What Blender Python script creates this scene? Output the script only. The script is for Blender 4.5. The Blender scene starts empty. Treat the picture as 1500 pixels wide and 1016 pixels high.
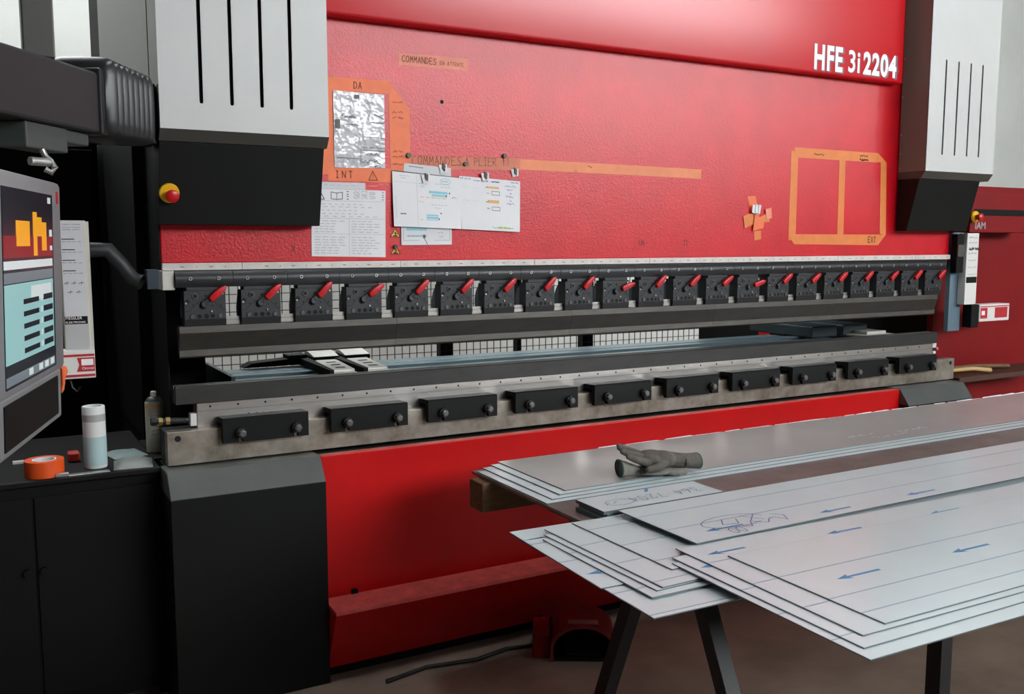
import bpy, bmesh, math, random
from mathutils import Vector, Matrix
from mathutils.geometry import tessellate_polygon
random.seed(7)
PI = math.pi
SC = bpy.context.scene
COL = SC.collection
R = math.radians

# ------------------------------------------------------------------ camera
cam_data = bpy.data.cameras.new('camera')
cam = bpy.data.objects.new('camera', cam_data); COL.objects.link(cam)
yaw, pitch = R(29.55), R(-6.41)
fw = Vector((math.sin(yaw)*math.cos(pitch), math.cos(yaw)*math.cos(pitch), math.sin(pitch)))
rt = Vector((math.cos(yaw), -math.sin(yaw), 0)); up = rt.cross(fw)
cam.matrix_world = Matrix(((rt.x, up.x, -fw.x, -.634), (rt.y, up.y, -fw.y, -3.466), (rt.z, up.z, -fw.z, 1.65), (0, 0, 0, 1)))
cam_data.sensor_width = 36; cam_data.lens = 1380/1500*36; cam_data.clip_start = .05
SC.camera = cam
# ------------------------------------------------------------------ world, exposure
w = bpy.data.worlds.new('world'); SC.world = w; w.use_nodes = True
w.node_tree.nodes['Background'].inputs[0].default_value = (.8, .87, .95, 1)
w.node_tree.nodes['Background'].inputs[1].default_value = .3
SC.view_settings.view_transform = 'Standard'; SC.view_settings.look = 'None'
SC.view_settings.gamma = 1; SC.view_settings.use_curve_mapping = False
SC.view_settings.exposure = 0.3
WINDOW_LIGHT, ROOF_LIGHT, REAR_LIGHT = 13.0, 50.0, 21.0

# ------------------------------------------------------------------ materials
def lin(c): return tuple((v/12.92 if v <= .04045 else ((v+.055)/1.055)**2.4) for v in c)
def rgb(r, g, b): return lin((r/255, g/255, b/255))
MATS = {}
def M(name, c, rough=.5, metal=0, spec=.5, var=0, vscale=8, bump=0, bscale=60, bdist=.002, emit=0, stretch=(1, 1, 1), var2=None, coat=0, rvar=0):
    if name in MATS: return MATS[name]
    m = bpy.data.materials.new(name); m.use_nodes = True; MATS[name] = m
    nt = m.node_tree; b = nt.nodes['Principled BSDF']; L = nt.links.new
    b.inputs['Base Color'].default_value = (*c, 1); b.inputs['Roughness'].default_value = rough
    b.inputs['Metallic'].default_value = metal; b.inputs['Specular IOR Level'].default_value = spec
    b.inputs['Coat Weight'].default_value = coat
    if emit:
        b.inputs['Emission Color'].default_value = (*c, 1); b.inputs['Emission Strength'].default_value = emit
    if var or bump or rvar:
        tc = nt.nodes.new('ShaderNodeTexCoord'); mp = nt.nodes.new('ShaderNodeMapping')
        mp.inputs['Scale'].default_value = stretch; L(tc.outputs['Object'], mp.inputs['Vector'])
    if var:
        n = nt.nodes.new('ShaderNodeTexNoise'); n.inputs['Scale'].default_value = vscale; n.inputs['Detail'].default_value = 6
        n.inputs['Roughness'].default_value = .62
        L(mp.outputs[0], n.inputs['Vector'])
        r = nt.nodes.new('ShaderNodeValToRGB'); L(n.outputs['Fac'], r.inputs[0])
        lo = tuple(v*(1-var) for v in c) if var2 is None else var2
        r.color_ramp.elements[0].position = .32; r.color_ramp.elements[0].color = (*lo, 1)
        r.color_ramp.elements[1].position = .68; r.color_ramp.elements[1].color = (*[min(1, v*(1+var*.5)) for v in c], 1)
        L(r.outputs[0], b.inputs['Base Color'])
        if rvar:
            mr = nt.nodes.new('ShaderNodeMapRange'); L(n.outputs['Fac'], mr.inputs[0])
            mr.inputs[1].default_value = .3; mr.inputs[2].default_value = .7
            mr.inputs[3].default_value = rough+rvar; mr.inputs[4].default_value = max(.05, rough-rvar); L(mr.outputs[0], b.inputs['Roughness'])
    if bump:
        n2 = nt.nodes.new('ShaderNodeTexNoise'); n2.inputs['Scale'].default_value = bscale; n2.inputs['Detail'].default_value = 2
        L(mp.outputs[0], n2.inputs['Vector'])
        bp = nt.nodes.new('ShaderNodeBump'); bp.inputs['Strength'].default_value = bump; bp.inputs['Distance'].default_value = bdist
        L(n2.outputs['Fac'], bp.inputs['Height']); L(bp.outputs[0], b.inputs['Normal'])
    return m

RED_RAM = M('red_orange_peel_paint', rgb(204, 8, 27), .33, spec=.5, var=.14, vscale=4, bump=.6, bscale=135, bdist=.0016)
RED = M('red_paint', rgb(198, 7, 11), .36, spec=.3, var=.1, vscale=3, bump=.12, bscale=200, bdist=.001)
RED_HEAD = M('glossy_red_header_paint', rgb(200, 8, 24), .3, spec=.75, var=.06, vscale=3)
RED_DK = M('shaded_red_paint', rgb(124, 6, 10), .5, spec=.25, var=.12, vscale=3)  # red darkened; the frame front's shade is in the colour
RED_PALE = M('mottled_pale_red_paint', rgb(206, 84, 78), .5, var=.35, vscale=14)  # paler, mottled red for the panel ledge
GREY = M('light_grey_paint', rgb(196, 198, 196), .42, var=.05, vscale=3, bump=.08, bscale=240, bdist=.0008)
OLIVE = M('shaded_side_grey', rgb(112, 109, 100), .38, var=.06, vscale=2)  # darker than the cover fronts; shade of the side faces is in the colour
DKGREY = M('dark_grey_band_paint', rgb(70, 69, 64), .45, var=.08)
BLACKP = M('black_paint', rgb(14, 16, 16), .48, spec=.22, var=.15, vscale=3, bump=.06, bscale=220, bdist=.0008)
CHARC = M('charcoal_lit_slope', rgb(77, 80, 78), .45, var=.16, vscale=6)  # greyer than the housing; light caught by the slope is in the colour
DEEP = M('deep_black', rgb(7, 8, 8), .65, spec=.2)
HOLE = M('hole_black', rgb(6, 6, 6), .8)
HOLDER = M('black_oxide_holder', rgb(48, 50, 52), .42, metal=.25, var=.14, vscale=30)
HOLDER_DK = M('black_oxide_dark', rgb(24, 25, 26), .5, metal=.2)
BARBLK = M('black_oxide_bar', rgb(36, 37, 39), .38, metal=.3, var=.1, vscale=20)
GROOVE = M('groove_black', rgb(12, 12, 13), .7)
REDGRIP = M('red_plastic_grip', rgb(190, 18, 26), .32, spec=.5)
PUNCH = M('ground_tool_steel', rgb(104, 101, 96), .38, metal=.75, var=.2, vscale=9, stretch=(1, 1, 5))
PUNCH_DK = M('shaded_tool_steel', rgb(62, 61, 57), .45, metal=.5, var=.18, vscale=7, stretch=(1, 1, 3))  # darker steel carries the shade of the punches' downward slope
DIE = M('dark_die_steel', rgb(62, 62, 60), .42, metal=.6, var=.16, vscale=7, stretch=(1, 1, 4))
STEEL = M('brushed_steel', rgb(176, 172, 167), .36, metal=.85, var=.2, vscale=6, stretch=(1, 1, 6), rvar=.08)
STAINED = M('oil_stained_steel', rgb(166, 160, 150), .4, metal=.75, var=.4, vscale=7, var2=rgb(104, 94, 78), rvar=.08)
PALE = M('pale_steel', rgb(205, 203, 196), .4, metal=.4, var=.1, vscale=12)
BLUESTEEL = M('blue_grey_steel', rgb(120, 142, 150), .3, metal=.55, var=.12, vscale=4)
BLUEPL = M('blue_grey_bracket', rgb(104, 126, 140), .4, metal=.2, var=.12)
BRASS = M('brass', rgb(176, 150, 96), .35, metal=.8)
STRIP = M('white_scale_strip', rgb(214, 207, 200), .5, var=.14, vscale=18)
INK = M('black_ink', rgb(30, 28, 30), .7)
FADE_INK = M('faded_brown_ink', rgb(118, 66, 50), .8)
BLUEINK = M('violet_blue_ink', rgb(88, 84, 150), .7)
GREYINK = M('pale_grey_print', rgb(158, 160, 165), .8)
REDINK = M('faded_red_ink', rgb(190, 120, 120), .8)
HIBLUE = M('blue_highlighter', rgb(140, 200, 215), .7)
HIORANGE = M('orange_highlighter', rgb(228, 178, 120), .7)
HIGREEN = M('green_highlighter', rgb(200, 215, 150), .7)
PAPER = M('white_paper', rgb(226, 226, 228), .6, spec=.3, var=.03)
PAPER2 = M('grey_white_paper', rgb(208, 208, 212), .6, spec=.3, var=.05)
TAPE = M('orange_masking_tape', rgb(236, 114, 62), .5, var=.1, vscale=20)
TAPE_F = M('faded_brown_tape', rgb(210, 118, 90), .55, var=.12, vscale=16)
TAPE_P = M('faded_salmon_tape', rgb(236, 142, 118), .55, var=.12, vscale=16)
FOIL = M('plastic_sleeve', rgb(206, 206, 210), .16, spec=.6, var=.22, vscale=16, bump=.8, bscale=22, bdist=.012)
MAGNET = M('black_magnet', rgb(52, 44, 44), .4)
YELLOW = M('yellow_plastic', rgb(232, 184, 20), .4)
WARN = M('warning_yellow', rgb(226, 166, 30), .5)
WHITE = M('white_plastic', rgb(218, 216, 212), .45)
WHITE_LET = M('white_lettering', rgb(242, 236, 238), .5)
SHADOWINK = M('grey_letter_edge', rgb(120, 96, 104), .5)
FILM = M('white_protective_film', rgb(210, 222, 224), .2, spec=.5, var=.035, vscale=4)
SHEETMETAL = M('bare_sheet_metal', rgb(196, 192, 190), .22, metal=.3, var=.05, vscale=3)
SHEETEDGE = M('cut_sheet_edge', rgb(110, 122, 126), .4, metal=.5)
TORN = M('torn_film_edge', rgb(228, 232, 234), .4)
PRINTLINE = M('grey_blue_print', rgb(132, 156, 174), .4)
PRINTBLUE = M('blue_print', rgb(50, 130, 180), .4)
TABLETOP = M('worn_table_top', rgb(122, 112, 108), .45, metal=.2, var=.28, vscale=9)
WOOD = M('old_timber', rgb(112, 82, 54), .7, var=.35, vscale=10, stretch=(1, 6, 6))
LEGBLK = M('black_steel_leg', rgb(26, 27, 28), .45)
GLOVE = M('grey_work_glove', rgb(98, 94, 87), .8, var=.28, vscale=28, bump=.4, bscale=160, bdist=.002)
GLOVE_L = M('pale_knit_glove', rgb(136, 134, 126), .9, var=.15, vscale=60, bump=.4, bscale=260, bdist=.002)
GREEN = M('green_cuff_hem', rgb(34, 92, 70), .7)
SCREEN_DK = M('screen_dark', rgb(14, 20, 30), .25, emit=.4)
SCREEN_LT = M('screen_pale_teal', rgb(150, 196, 196), .25, emit=.22)
SCREEN_WH = M('screen_white', rgb(205, 215, 215), .25, emit=.25)
SCREEN_RD = M('screen_red', rgb(120, 22, 28), .25, emit=.3)
SCREEN_YE = M('screen_yellow', rgb(230, 160, 30), .25, emit=.3)
SCREEN_GR = M('screen_grey', rgb(110, 120, 126), .25, emit=.25)
PENDANT = M('grey_pendant_plastic', rgb(128, 130, 132), .5, var=.08)
RUBBER = M('black_rubber', rgb(30, 31, 32), .33)
ARMPAINT = M('blue_black_paint', rgb(40, 46, 49), .45, var=.1)
SILVER = M('silver_metal', rgb(190, 190, 188), .3, metal=.8)
ORANGE = M('orange_tape_roll', rgb(225, 82, 20), .45, var=.08)
ROLLW = M('white_roll', rgb(214, 216, 214), .6, var=.04)
ROLLB = M('pale_teal_band', rgb(170, 196, 198), .6)
ROLLG = M('grey_band', rgb(168, 166, 164), .6)
POUCH = M('grey_green_pouch', rgb(118, 124, 120), .5, var=.12, vscale=12)
LABELC = M('cream_label', rgb(212, 206, 188), .6, var=.08)
CURTAINRED = M('red_label', rgb(178, 26, 36), .5)
WALLM = M('pale_wall_plaster', rgb(200, 203, 198), .85, var=.06, vscale=1.5, bump=.1, bscale=40)
CEILM = M('ceiling_sheeting', rgb(92, 94, 96), .8)
WALLD = M('grey_wall_cladding', rgb(86, 88, 90), .8, var=.1, vscale=1)
FLOORM = M('stained_concrete', rgb(142, 124, 110), .6, var=.3, vscale=3, bump=.15, bscale=60)
MESHM = M('fence_wire', rgb(30, 34, 36), .5)
TEALDK = M('dark_teal_housing', rgb(34, 48, 52), .4)

# ------------------------------------------------------------------ geometry helper
class G:
    def __init__(s): s.v = []; s.f = []
    def add(s, vs, fs):
        o = len(s.v); s.v += [tuple(v) for v in vs]; s.f += [tuple(i+o for i in f) for f in fs]; return s
    def box(s, x0, x1, y0, y1, z0, z1):
        return s.add([(x, y, z) for x in (x0, x1) for y in (y0, y1) for z in (z0, z1)],
                     [(0, 1, 3, 2), (4, 6, 7, 5), (0, 4, 5, 1), (2, 3, 7, 6), (0, 2, 6, 4), (1, 5, 7, 3)])
    def prism(s, pts, axis, a, b):
        n = len(pts)
        mk = {'x': lambda p, t: (t, p[0], p[1]), 'y': lambda p, t: (p[0], t, p[1]), 'z': lambda p, t: (p[0], p[1], t)}[axis]
        return s.add([mk(p, a) for p in pts]+[mk(p, b) for p in pts],
                     [tuple(range(n)), tuple(range(2*n-1, n-1, -1))]+[(i, i+n, (i+1) % n+n, (i+1) % n) for i in range(n)])
    def cyl(s, p0, p1, r0, r1=None, n=16):
        p0, p1 = Vector(p0), Vector(p1); r1 = r0 if r1 is None else r1
        q = (p1-p0).to_track_quat('Z', 'Y'); vs = []
        for p, r in ((p0, r0), (p1, r1)):
            vs += [p+q @ Vector((r*math.cos(2*PI*i/n), r*math.sin(2*PI*i/n), 0)) for i in range(n)]
        return s.add(vs, [tuple(range(n-1, -1, -1)), tuple(range(n, 2*n))]+[(i, (i+1) % n, (i+1) % n+n, i+n) for i in range(n)])
    def lathe(s, c, prof, n=24, sx=1, sy=1):
        vs = []; fs = []
        for r, z in prof: vs += [(c[0]+sx*r*math.cos(2*PI*i/n), c[1]+sy*r*math.sin(2*PI*i/n), c[2]+z) for i in range(n)]
        for k in range(len(prof)-1): fs += [(k*n+i, k*n+(i+1) % n, (k+1)*n+(i+1) % n, (k+1)*n+i) for i in range(n)]
        if prof[0][0] > 1e-5 and prof[0] != prof[-1]: fs.append(tuple(range(n-1, -1, -1)))
        if prof[-1][0] > 1e-5 and prof[0] != prof[-1]: fs.append(tuple((len(prof)-1)*n+i for i in range(n)))
        return s.add(vs, fs)
    def tube(s, pts, r, n=8):
        pts = [Vector(p) for p in pts]; vs = []; fs = []
        rs = r if isinstance(r, (list, tuple)) else [r]*len(pts)
        for k, p in enumerate(pts):
            d = (pts[min(k+1, len(pts)-1)]-pts[max(k-1, 0)]).normalized()
            q = d.to_track_quat('Z', 'Y')
            vs += [p+q @ Vector((rs[k]*math.cos(2*PI*i/n), rs[k]*math.sin(2*PI*i/n), 0)) for i in range(n)]
        for k in range(len(pts)-1): fs += [(k*n+i, k*n+(i+1) % n, (k+1)*n+(i+1) % n, (k+1)*n+i) for i in range(n)]
        fs += [tuple(range(n-1, -1, -1)), tuple((len(pts)-1)*n+i for i in range(n))]
        return s.add(vs, fs)
    def capsule(s, p0, p1, r0, r1, n=12):
        p0, p1 = Vector(p0), Vector(p1); d = (p1-p0).normalized(); pts = []; rs = []
        for k in range(5): a = PI/2*(1-k/4); pts.append(p0-d*r0*math.sin(a)); rs.append(max(r0*math.cos(a), .0003))
        for k in range(5): a = PI/2*k/4; pts.append(p1+d*r1*math.sin(a)); rs.append(max(r1*math.cos(a), .0003))
        return s.tube(pts, rs, n)
    def ell(s, c, r, n=16):
        prof = [(max(math.cos(a), .001), math.sin(a)) for a in [PI*(k/10-.5) for k in range(11)]]
        vs = len(s.v); s.lathe((0, 0, 0), prof, n)
        s.v[vs:] = [(c[0]+r[0]*v[0], c[1]+r[1]*v[1], c[2]+r[2]*v[2]) for v in s.v[vs:]]; return s
    def ribbon(s, pts, wd, fn):
        """a pen stroke: pts are 2D points on a plane, fn maps (a, b) to 3D"""
        for i in range(len(pts)-1):
            a, b = Vector(pts[i]), Vector(pts[i+1]); d = b-a
            if d.length < 1e-6: continue
            d.normalize(); nn = Vector((-d.y, d.x))*wd/2; e = d*wd*.3
            s.add([fn(*(a-e+nn)), fn(*(a-e-nn)), fn(*(b+e-nn)), fn(*(b+e+nn))], [(0, 1, 2, 3)])
        return s
    def shift(s, d): s.v = [(x+d[0], y+d[1], z+d[2]) for x, y, z in s.v]; return s

WORLD = {}
JOINED = ('handwriting', 'print', 'printed_ticks', 'pen_marking', 'label_print', 'pale_handwriting', 'stamped_mark', 'scratch', 'pictograms', 'drawing', 'highlight', 'dark_mark', 'dark_clip')   # tiny flat print
def mesh(name, g, mat, bevel=0, smooth=0, seg=2, flat=False):
    bm = bmesh.new(); vs = [bm.verts.new(v) for v in g.v]
    for f in g.f:
        try: bm.faces.new([vs[i] for i in f])
        except ValueError: pass
    if not flat: bmesh.ops.recalc_face_normals(bm, faces=bm.faces)
    if bevel:
        es = [e for e in bm.edges if len(e.link_faces) == 2 and e.calc_face_angle(0) > .5]
        bmesh.ops.bevel(bm, geom=es, offset=bevel, segments=seg, affect='EDGES', profile=.5, clamp_overlap=True)
    m = bpy.data.meshes.new(name); bm.to_mesh(m); bm.free(); m.materials.append(mat)
    if smooth:
        for p in m.polygons: p.use_smooth = True
        m.set_sharp_from_angle(angle=R(smooth))
    return m
def inst(name, me, parent=None, loc=(0, 0, 0), rot=(0, 0, 0)):
    o = bpy.data.objects.new(name, me); COL.objects.link(o)
    o.location = loc; o.rotation_euler = rot; o.parent = parent
    WORLD[o.name] = Vector(loc)+(WORLD[parent.name] if parent else Vector())
    return o
def tag(o, label=None, cat=None, group=None, kind=None):
    if label: o['label'] = label
    if cat: o['category'] = cat
    if group: o['group'] = group
    if kind: o['kind'] = kind
    return o
def thing(name, loc, label, cat, group=None, rz=0):
    o = inst(name, None, None, loc, (0, 0, rz)); o.empty_display_size = .05
    return tag(o, label, cat, group)
def part(name, g, mat, parent, bevel=0, smooth=0, label=None, kind=None, flat=False, seg=2, local=False):
    """g in world coordinates (or in the parent's own when local)"""
    if not local: g.shift(-WORLD[parent.name])
    o = inst(name, mesh(name, g, mat, bevel, smooth, seg, flat), parent)
    if name in JOINED: kind = 'stuff'
    return tag(o, label, kind=kind)
def solo(name, g, mat, label, cat, group=None, bevel=0, smooth=0, flat=False, seg=2, kind=None):
    xs, ys, zs = zip(*g.v); c = Vector(((min(xs)+max(xs))/2, (min(ys)+max(ys))/2, min(zs)))
    g.shift(-c); o = inst(name, mesh(name, g, mat, bevel, smooth, seg, flat), None, c)
    return tag(o, label, cat, group, kind)
def struct(name, g, mat, parent=None, bevel=0):
    if parent: return part(name, g, mat, parent, bevel)
    o = inst(name, mesh(name, g, mat, bevel)); o['kind'] = 'structure'; return o

# ------------------------------------------------------------------ pen strokes
FONT = {
 'A': [[(0, 0), (.5, 1.4), (1, 0)], [(.2, .5), (.8, .5)]], 'C': [[(1, 1.25), (.6, 1.4), (.1, 1.1), (0, .6), (.2, .1), (.6, 0), (1, .15)]],
 'D': [[(0, 0), (0, 1.4), (.6, 1.25), (1, .7), (.6, .1), (0, 0)]], 'E': [[(1, 1.4), (0, 1.4), (0, 0), (1, 0)], [(0, .7), (.8, .7)]],
 'F': [[(1, 1.4), (0, 1.4), (0, 0)], [(0, .7), (.8, .7)]], 'I': [[(.2, 1.4), (.8, 1.4)], [(.5, 1.4), (.5, 0)], [(.2, 0), (.8, 0)]],
 'K': [[(0, 0), (0, 1.4)], [(1, 1.4), (0, .6), (1, 0)]], 'L': [[(0, 1.4), (0, 0), (.9, 0)]], 'M': [[(0, 0), (.1, 1.4), (.5, .5), (.9, 1.4), (1, 0)]],
 'N': [[(0, 0), (0, 1.4), (1, 0), (1, 1.4)]], 'O': [[(.5, 1.4), (.05, 1.1), (0, .5), (.3, 0), (.8, .1), (1, .8), (.8, 1.3), (.5, 1.4)]],
 'P': [[(0, 0), (0, 1.4), (.8, 1.3), (.9, .9), (.6, .7), (0, .65)]], 'R': [[(0, 0), (0, 1.4), (.8, 1.3), (.9, .9), (.6, .7), (0, .65), (1, 0)]],
 'S': [[(1, 1.25), (.5, 1.4), (.1, 1.1), (.4, .75), (.9, .5), (.8, .1), (.4, 0), (0, .15)]], 'T': [[(0, 1.4), (1, 1.4)], [(.5, 1.4), (.5, 0)]],
 'U': [[(0, 1.4), (.05, .3), (.5, 0), (.95, .3), (1, 1.4)]], 'X': [[(0, 0), (1, 1.4)], [(0, 1.4), (1, 0)]], '!': [[(.5, 1.4), (.5, .4)], [(.5, .12), (.5, 0)]],
 '0': [[(.5, 1.4), (.05, 1.1), (0, .5), (.3, 0), (.8, .1), (1, .8), (.8, 1.3), (.5, 1.4)]], '2': [[(0, 1.1), (.4, 1.4), (.9, 1.15), (.6, .6), (0, 0), (1, 0)]],
 '3': [[(0, 1.25), (.6, 1.4), (.9, 1.1), (.4, .75), (.95, .4), (.6, 0), (0, .15)]], '6': [[(.8, 1.4), (.2, .8), (0, .3), (.4, 0), (.9, .25), (.7, .65), (.1, .5)]],
 '7': [[(0, 1.4), (1, 1.4), (.3, 0)]], '4': [[(.7, 0), (.7, 1.4), (0, .45), (1, .45)]], '/': [[(0, -.1), (1, 1.5)]], ' ': []}
def write(g, text, x, z, h, wd, fn, jitter=.06, adv=1.35, slope=0):
    k = h/1.4; cw = k*.72
    for ch in text:
        for st in FONT.get(ch, []):
            g.ribbon([(x+(p[0]+random.uniform(-jitter, jitter))*cw, z+(p[1]+random.uniform(-jitter, jitter))*k) for p in st], wd, fn)
        x += cw*adv; z += slope*cw*adv
    return x
def scribble(g, x0, x1, z, h, wd, fn, words=3, slope=0):
    """illegible small writing"""
    L = x1-x0; x = x0
    for k in range(words):
        e = x0+L*(k+1)/words-L*.06; pts = []
        while x < e:
            pts.append((x, z+slope*(x-x0)+random.uniform(-.5, .5)*h)); x += h*random.uniform(.25, .5)
        g.ribbon(pts, wd, fn); x = x0+L*(k+1)/words
    return g
def frontal(y): return lambda a, b: (a, y, b)
def flatz(z): return lambda a, b: (a, b, z)
def font_text(body, size, y, x, z, sx=1, offset=0, fnmap=None):
    """lettering from the built-in font, as flat mesh geometry facing -Y"""
    cu = bpy.data.curves.new('t', 'FONT'); cu.body = body; cu.size = size; cu.offset = offset; cu.fill_mode = 'FRONT'; cu.space_character = 1.0+offset*22
    o = bpy.data.objects.new('t', cu); COL.objects.link(o); dg = bpy.context.evaluated_depsgraph_get()
    me = bpy.data.meshes.new_from_object(o.evaluated_get(dg)); g = G()
    fm = fnmap or (lambda a, b: (x+a*sx, y, z+b))
    g.add([fm(v.co.x, v.co.y) for v in me.vertices], [tuple(p.vertices) for p in me.polygons])
    bpy.data.objects.remove(o); bpy.data.curves.remove(cu); bpy.data.meshes.remove(me)
    return g

# ================================================================== THE ROOM
struct('floor', G().box(-5, 12, -10, 4.2, -.1, 0), FLOORM)
struct('wall_back', G().box(-5, 12, 4.2, 4.4, 0, 6.4), WALLM)
struct('wall_left', G().box(-5.2, -5, -10, 4.4, 0, 6.4), WALLD)
struct('wall_right', G().box(12, 12.2, -10, 4.4, 0, 3.5).box(12, 12.2, -10, 4.4, 6.2, 6.4).box(12, 12.2, -10, -9.7, 3.5, 6.2).box(12, 12.2, -8.0, 4.4, 3.5, 6.2), WALLD)
# wall behind the viewer with a long high window
wf = G().box(-5, 12, -10.2, -10, 0, 3.5).box(-5, 12, -10.2, -10, 6.2, 6.4).box(-5, 2.4, -10.2, -10, 3.5, 6.2).box(11.7, 12, -10.2, -10, 3.5, 6.2)
struct('wall_front', wf, WALLD)
GLOW = M('daylight_pane', (.95, .98, 1.0), .3, emit=WINDOW_LIGHT)
win = struct('window_1', G().box(2.4, 11.7, -10.13, -10.1, 3.5, 6.2), GLOW)
fr = G()
for k in range(7): x = 2.4+k*1.55; fr.box(x-.03, x+.03, -10.1, -10.04, 3.5, 6.2)
for z in (3.5, 4.85, 6.2): fr.box(2.4, 11.7, -10.1, -10.03, z-.04, z+.04)
part('window_frame', fr, DKGREY, win)
sheen_win = struct('window_12', G().box(12.1, 12.13, -9.7, -8.0, 3.5, 6.2), GLOW)  # unseen window added to carry the sheen across the ram's right part
fr = G()
for k in range(3): y = -9.7+k*.85; fr.box(12.04, 12.1, y-.03, y+.03, 3.5, 6.2)
for z in (3.5, 4.85, 6.2): fr.box(12.03, 12.1, -9.7, -8.0, z-.03, z+.03)
part('window_frame', fr, DKGREY, sheen_win)
# ceiling with two rows of unseen rooflights added to brighten sheets and back wall
RL = [(1.2, -1.9), (5.6, -1.9), (-2.6, 2.7), (1.6, 2.7), (5.8, 2.7)]
xs = sorted({-5, 12} | {v for x, _ in RL for v in (x, x+3)}); ys = sorted({-10, 4.4} | {v for _, y in RL for v in (y-.5, y+.5)})
cg = G()
for i in range(len(xs)-1):
    for j in range(len(ys)-1):
        if not any(abs(xs[i]-x) < .01 and abs(ys[j]-(y-.5)) < .01 for x, y in RL): cg.box(xs[i], xs[i+1], ys[j], ys[j+1], 6.4, 6.5)
struct('ceiling', cg, CEILM)
ROOF = M('added_rooflight_pane', (.95, .98, 1.0), .3, emit=ROOF_LIGHT)
ROOF_R = M('added_rear_rooflight_pane', (.95, .98, 1.0), .3, emit=REAR_LIGHT)
for k, (x, y) in enumerate(RL): struct('window_%d' % (k+2), G().box(x, x+3, y-.5, y+.5, 6.42, 6.45), ROOF_R if y > 0 else ROOF)

# ================================================================== PRESS BRAKE
PB = thing('press_brake', (2.08, .3, 0), 'long red press brake with grey side covers and a row of red-levered punch clamps', 'machine')
FACE = .03
ram = part('ram', G().box(-.068, 4.232, FACE, .13, 1.572, 3.3), RED_RAM, PB, bevel=.004, label='red ram plate with orange-peel paint')
part('ram_end_filler', G().box(-.0735, -.0685, FACE, .13, 1.573, 3.3), DEEP, PB)  # black plate added to keep the ram's red end dark
part('ram_end_block', G().box(-.07, -.028, .012, .12, 1.478, 1.546), PALE, PB, bevel=.002)
part('clamp_rail', G().box(-.028, 4.21, .045, .12, 1.486, 1.572), HOLDER_DK, PB)
# white scale strips along the ram's lower edge
sx = [-.068, .21, .832, 1.452, 2.07, 2.69, 3.31, 3.93, 4.232]
for a, b in zip(sx[:-1], sx[1:]):
    st = part('scale_strip', G().box(a+.0008, b-.0008, .016, FACE+.01, 1.547, 1.5725), STRIP, PB, bevel=.001)
    t = G(); x = math.ceil(a*10)/10
    while x < b-.01:
        if x > a+.01: t.box(x-.008, x+.006, .0152, .017, 1.5575, 1.5605); t.box(x+.048, x+.051, .0152, .017, 1.556, 1.561)
        x += .1
    if t.v: part('printed_ticks', t, M('scale_print', rgb(120, 112, 108), .7), st)
# screw holes in the ram
for x, z in ((1.025, 2.204),): part('screw_hole', G().cyl((x, FACE-.001, z), (x, FACE+.004, z), .008), HOLE, PB)
# smudges of wiped-off writing
for x, z, s in ((.40, 1.612, 'X'), (2.02, 1.632, 'UN'), (2.28, 1.63, 'TI')):
    g = G(); write(g, s, x, z, .022, .004, frontal(FACE-.0006)); part('faint_marking', g, M('dull_red_mark', rgb(130, 14, 24), .6), PB, flat=True)
# header cover with the model lettering
hd = part('header_cover', G().box(.45, 3.70, -.03, FACE+.02, 2.478, 3.32), RED_HEAD, PB, bevel=.012, seg=3, smooth=40)
def letters(txt, size, x, z, sxx, off):
    for m, dx, y, o2 in ((SHADOWINK, .004, -.0312, off*1.5), (WHITE_LET, 0, -.0318, off)):
        part('lettering', font_text(txt, size, y, x+dx, z-(.003 if dx else 0), sxx, o2), m, hd, flat=True)
letters('HFE', .165, 3.03, 2.503, .68, .0058)
letters('3i', .150, 3.272, 2.508, .84, .0028)
letters('2204', .150, 3.388, 2.508, .77, .0055)

# ---- side covers with vent slots
def plate_with_slots(x0, x1, z0, z1, y, th, slots):
    g = G(); cuts = [x0]
    for c, wd, a, b in slots: cuts += [c-wd/2, c+wd/2]
    cuts.append(x1)
    for i in range(0, len(cuts), 2): g.box(cuts[i], cuts[i+1], y, y+th, z0, z1)
    for c, wd, a, b in slots:
        r = wd/2; arc = [(c+r*math.cos(t), a+r-r*math.sin(t)) for t in [PI*k/8 for k in range(9)]]
        g.prism([(c+r, z0)]+arc+[(c-r, z0)], 'y', y, y+th)
        arc = [(c+r*math.cos(t), b-r+r*math.sin(t)) for t in [PI*k/8 for k in range(9)]]
        g.prism([(c+r, z1)]+arc+[(c-r, z1)], 'y', y, y+th)
    return g
def side_cover(x0, slots):
    x1 = x0+.575; root = inst('side_cover', None, PB); root.empty_display_size = .05
    part('front_panel', plate_with_slots(x0, x1, 2.02, 3.35, -.15, .004, [(s, .0125, 2.107, 2.602) for s in slots]), GREY, root)
    part('slot_backing', G().box(x0+.006, x1-.006, -.135, -.13, 2.03, 3.34), DEEP, root)
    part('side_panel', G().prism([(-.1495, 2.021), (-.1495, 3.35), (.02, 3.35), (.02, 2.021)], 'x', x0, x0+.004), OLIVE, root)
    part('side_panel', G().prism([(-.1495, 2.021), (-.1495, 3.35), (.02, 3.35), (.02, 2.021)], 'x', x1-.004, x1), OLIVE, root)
    part('band', G().prism([(-.15, 2.0198), (-.122, 1.982), (.02, 1.982), (.02, 2.0198)], 'x', x0-.001, x1+.001), DKGREY, root)
    part('lower_box', G().prism([(-.116, 1.981), (-.048, 1.706), (.02, 1.706), (.02, 1.981)], 'x', x0, x1-(.008 if x0 < 1 else .062)), BLACKP, root, bevel=.002)
    if x0 > 1:
        for z in (2.62, 2.42, 2.22, 2.12, 2.04): part('rivet', G().cyl((x0+.0005, .012, z), (x0-.002, .012, z), .004), SILVER, root)
    return root
side_cover(-.083, (.052, .153, .255, .358))
side_cover(3.758, (3.886, 3.989, 4.092, 4.194))
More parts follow.
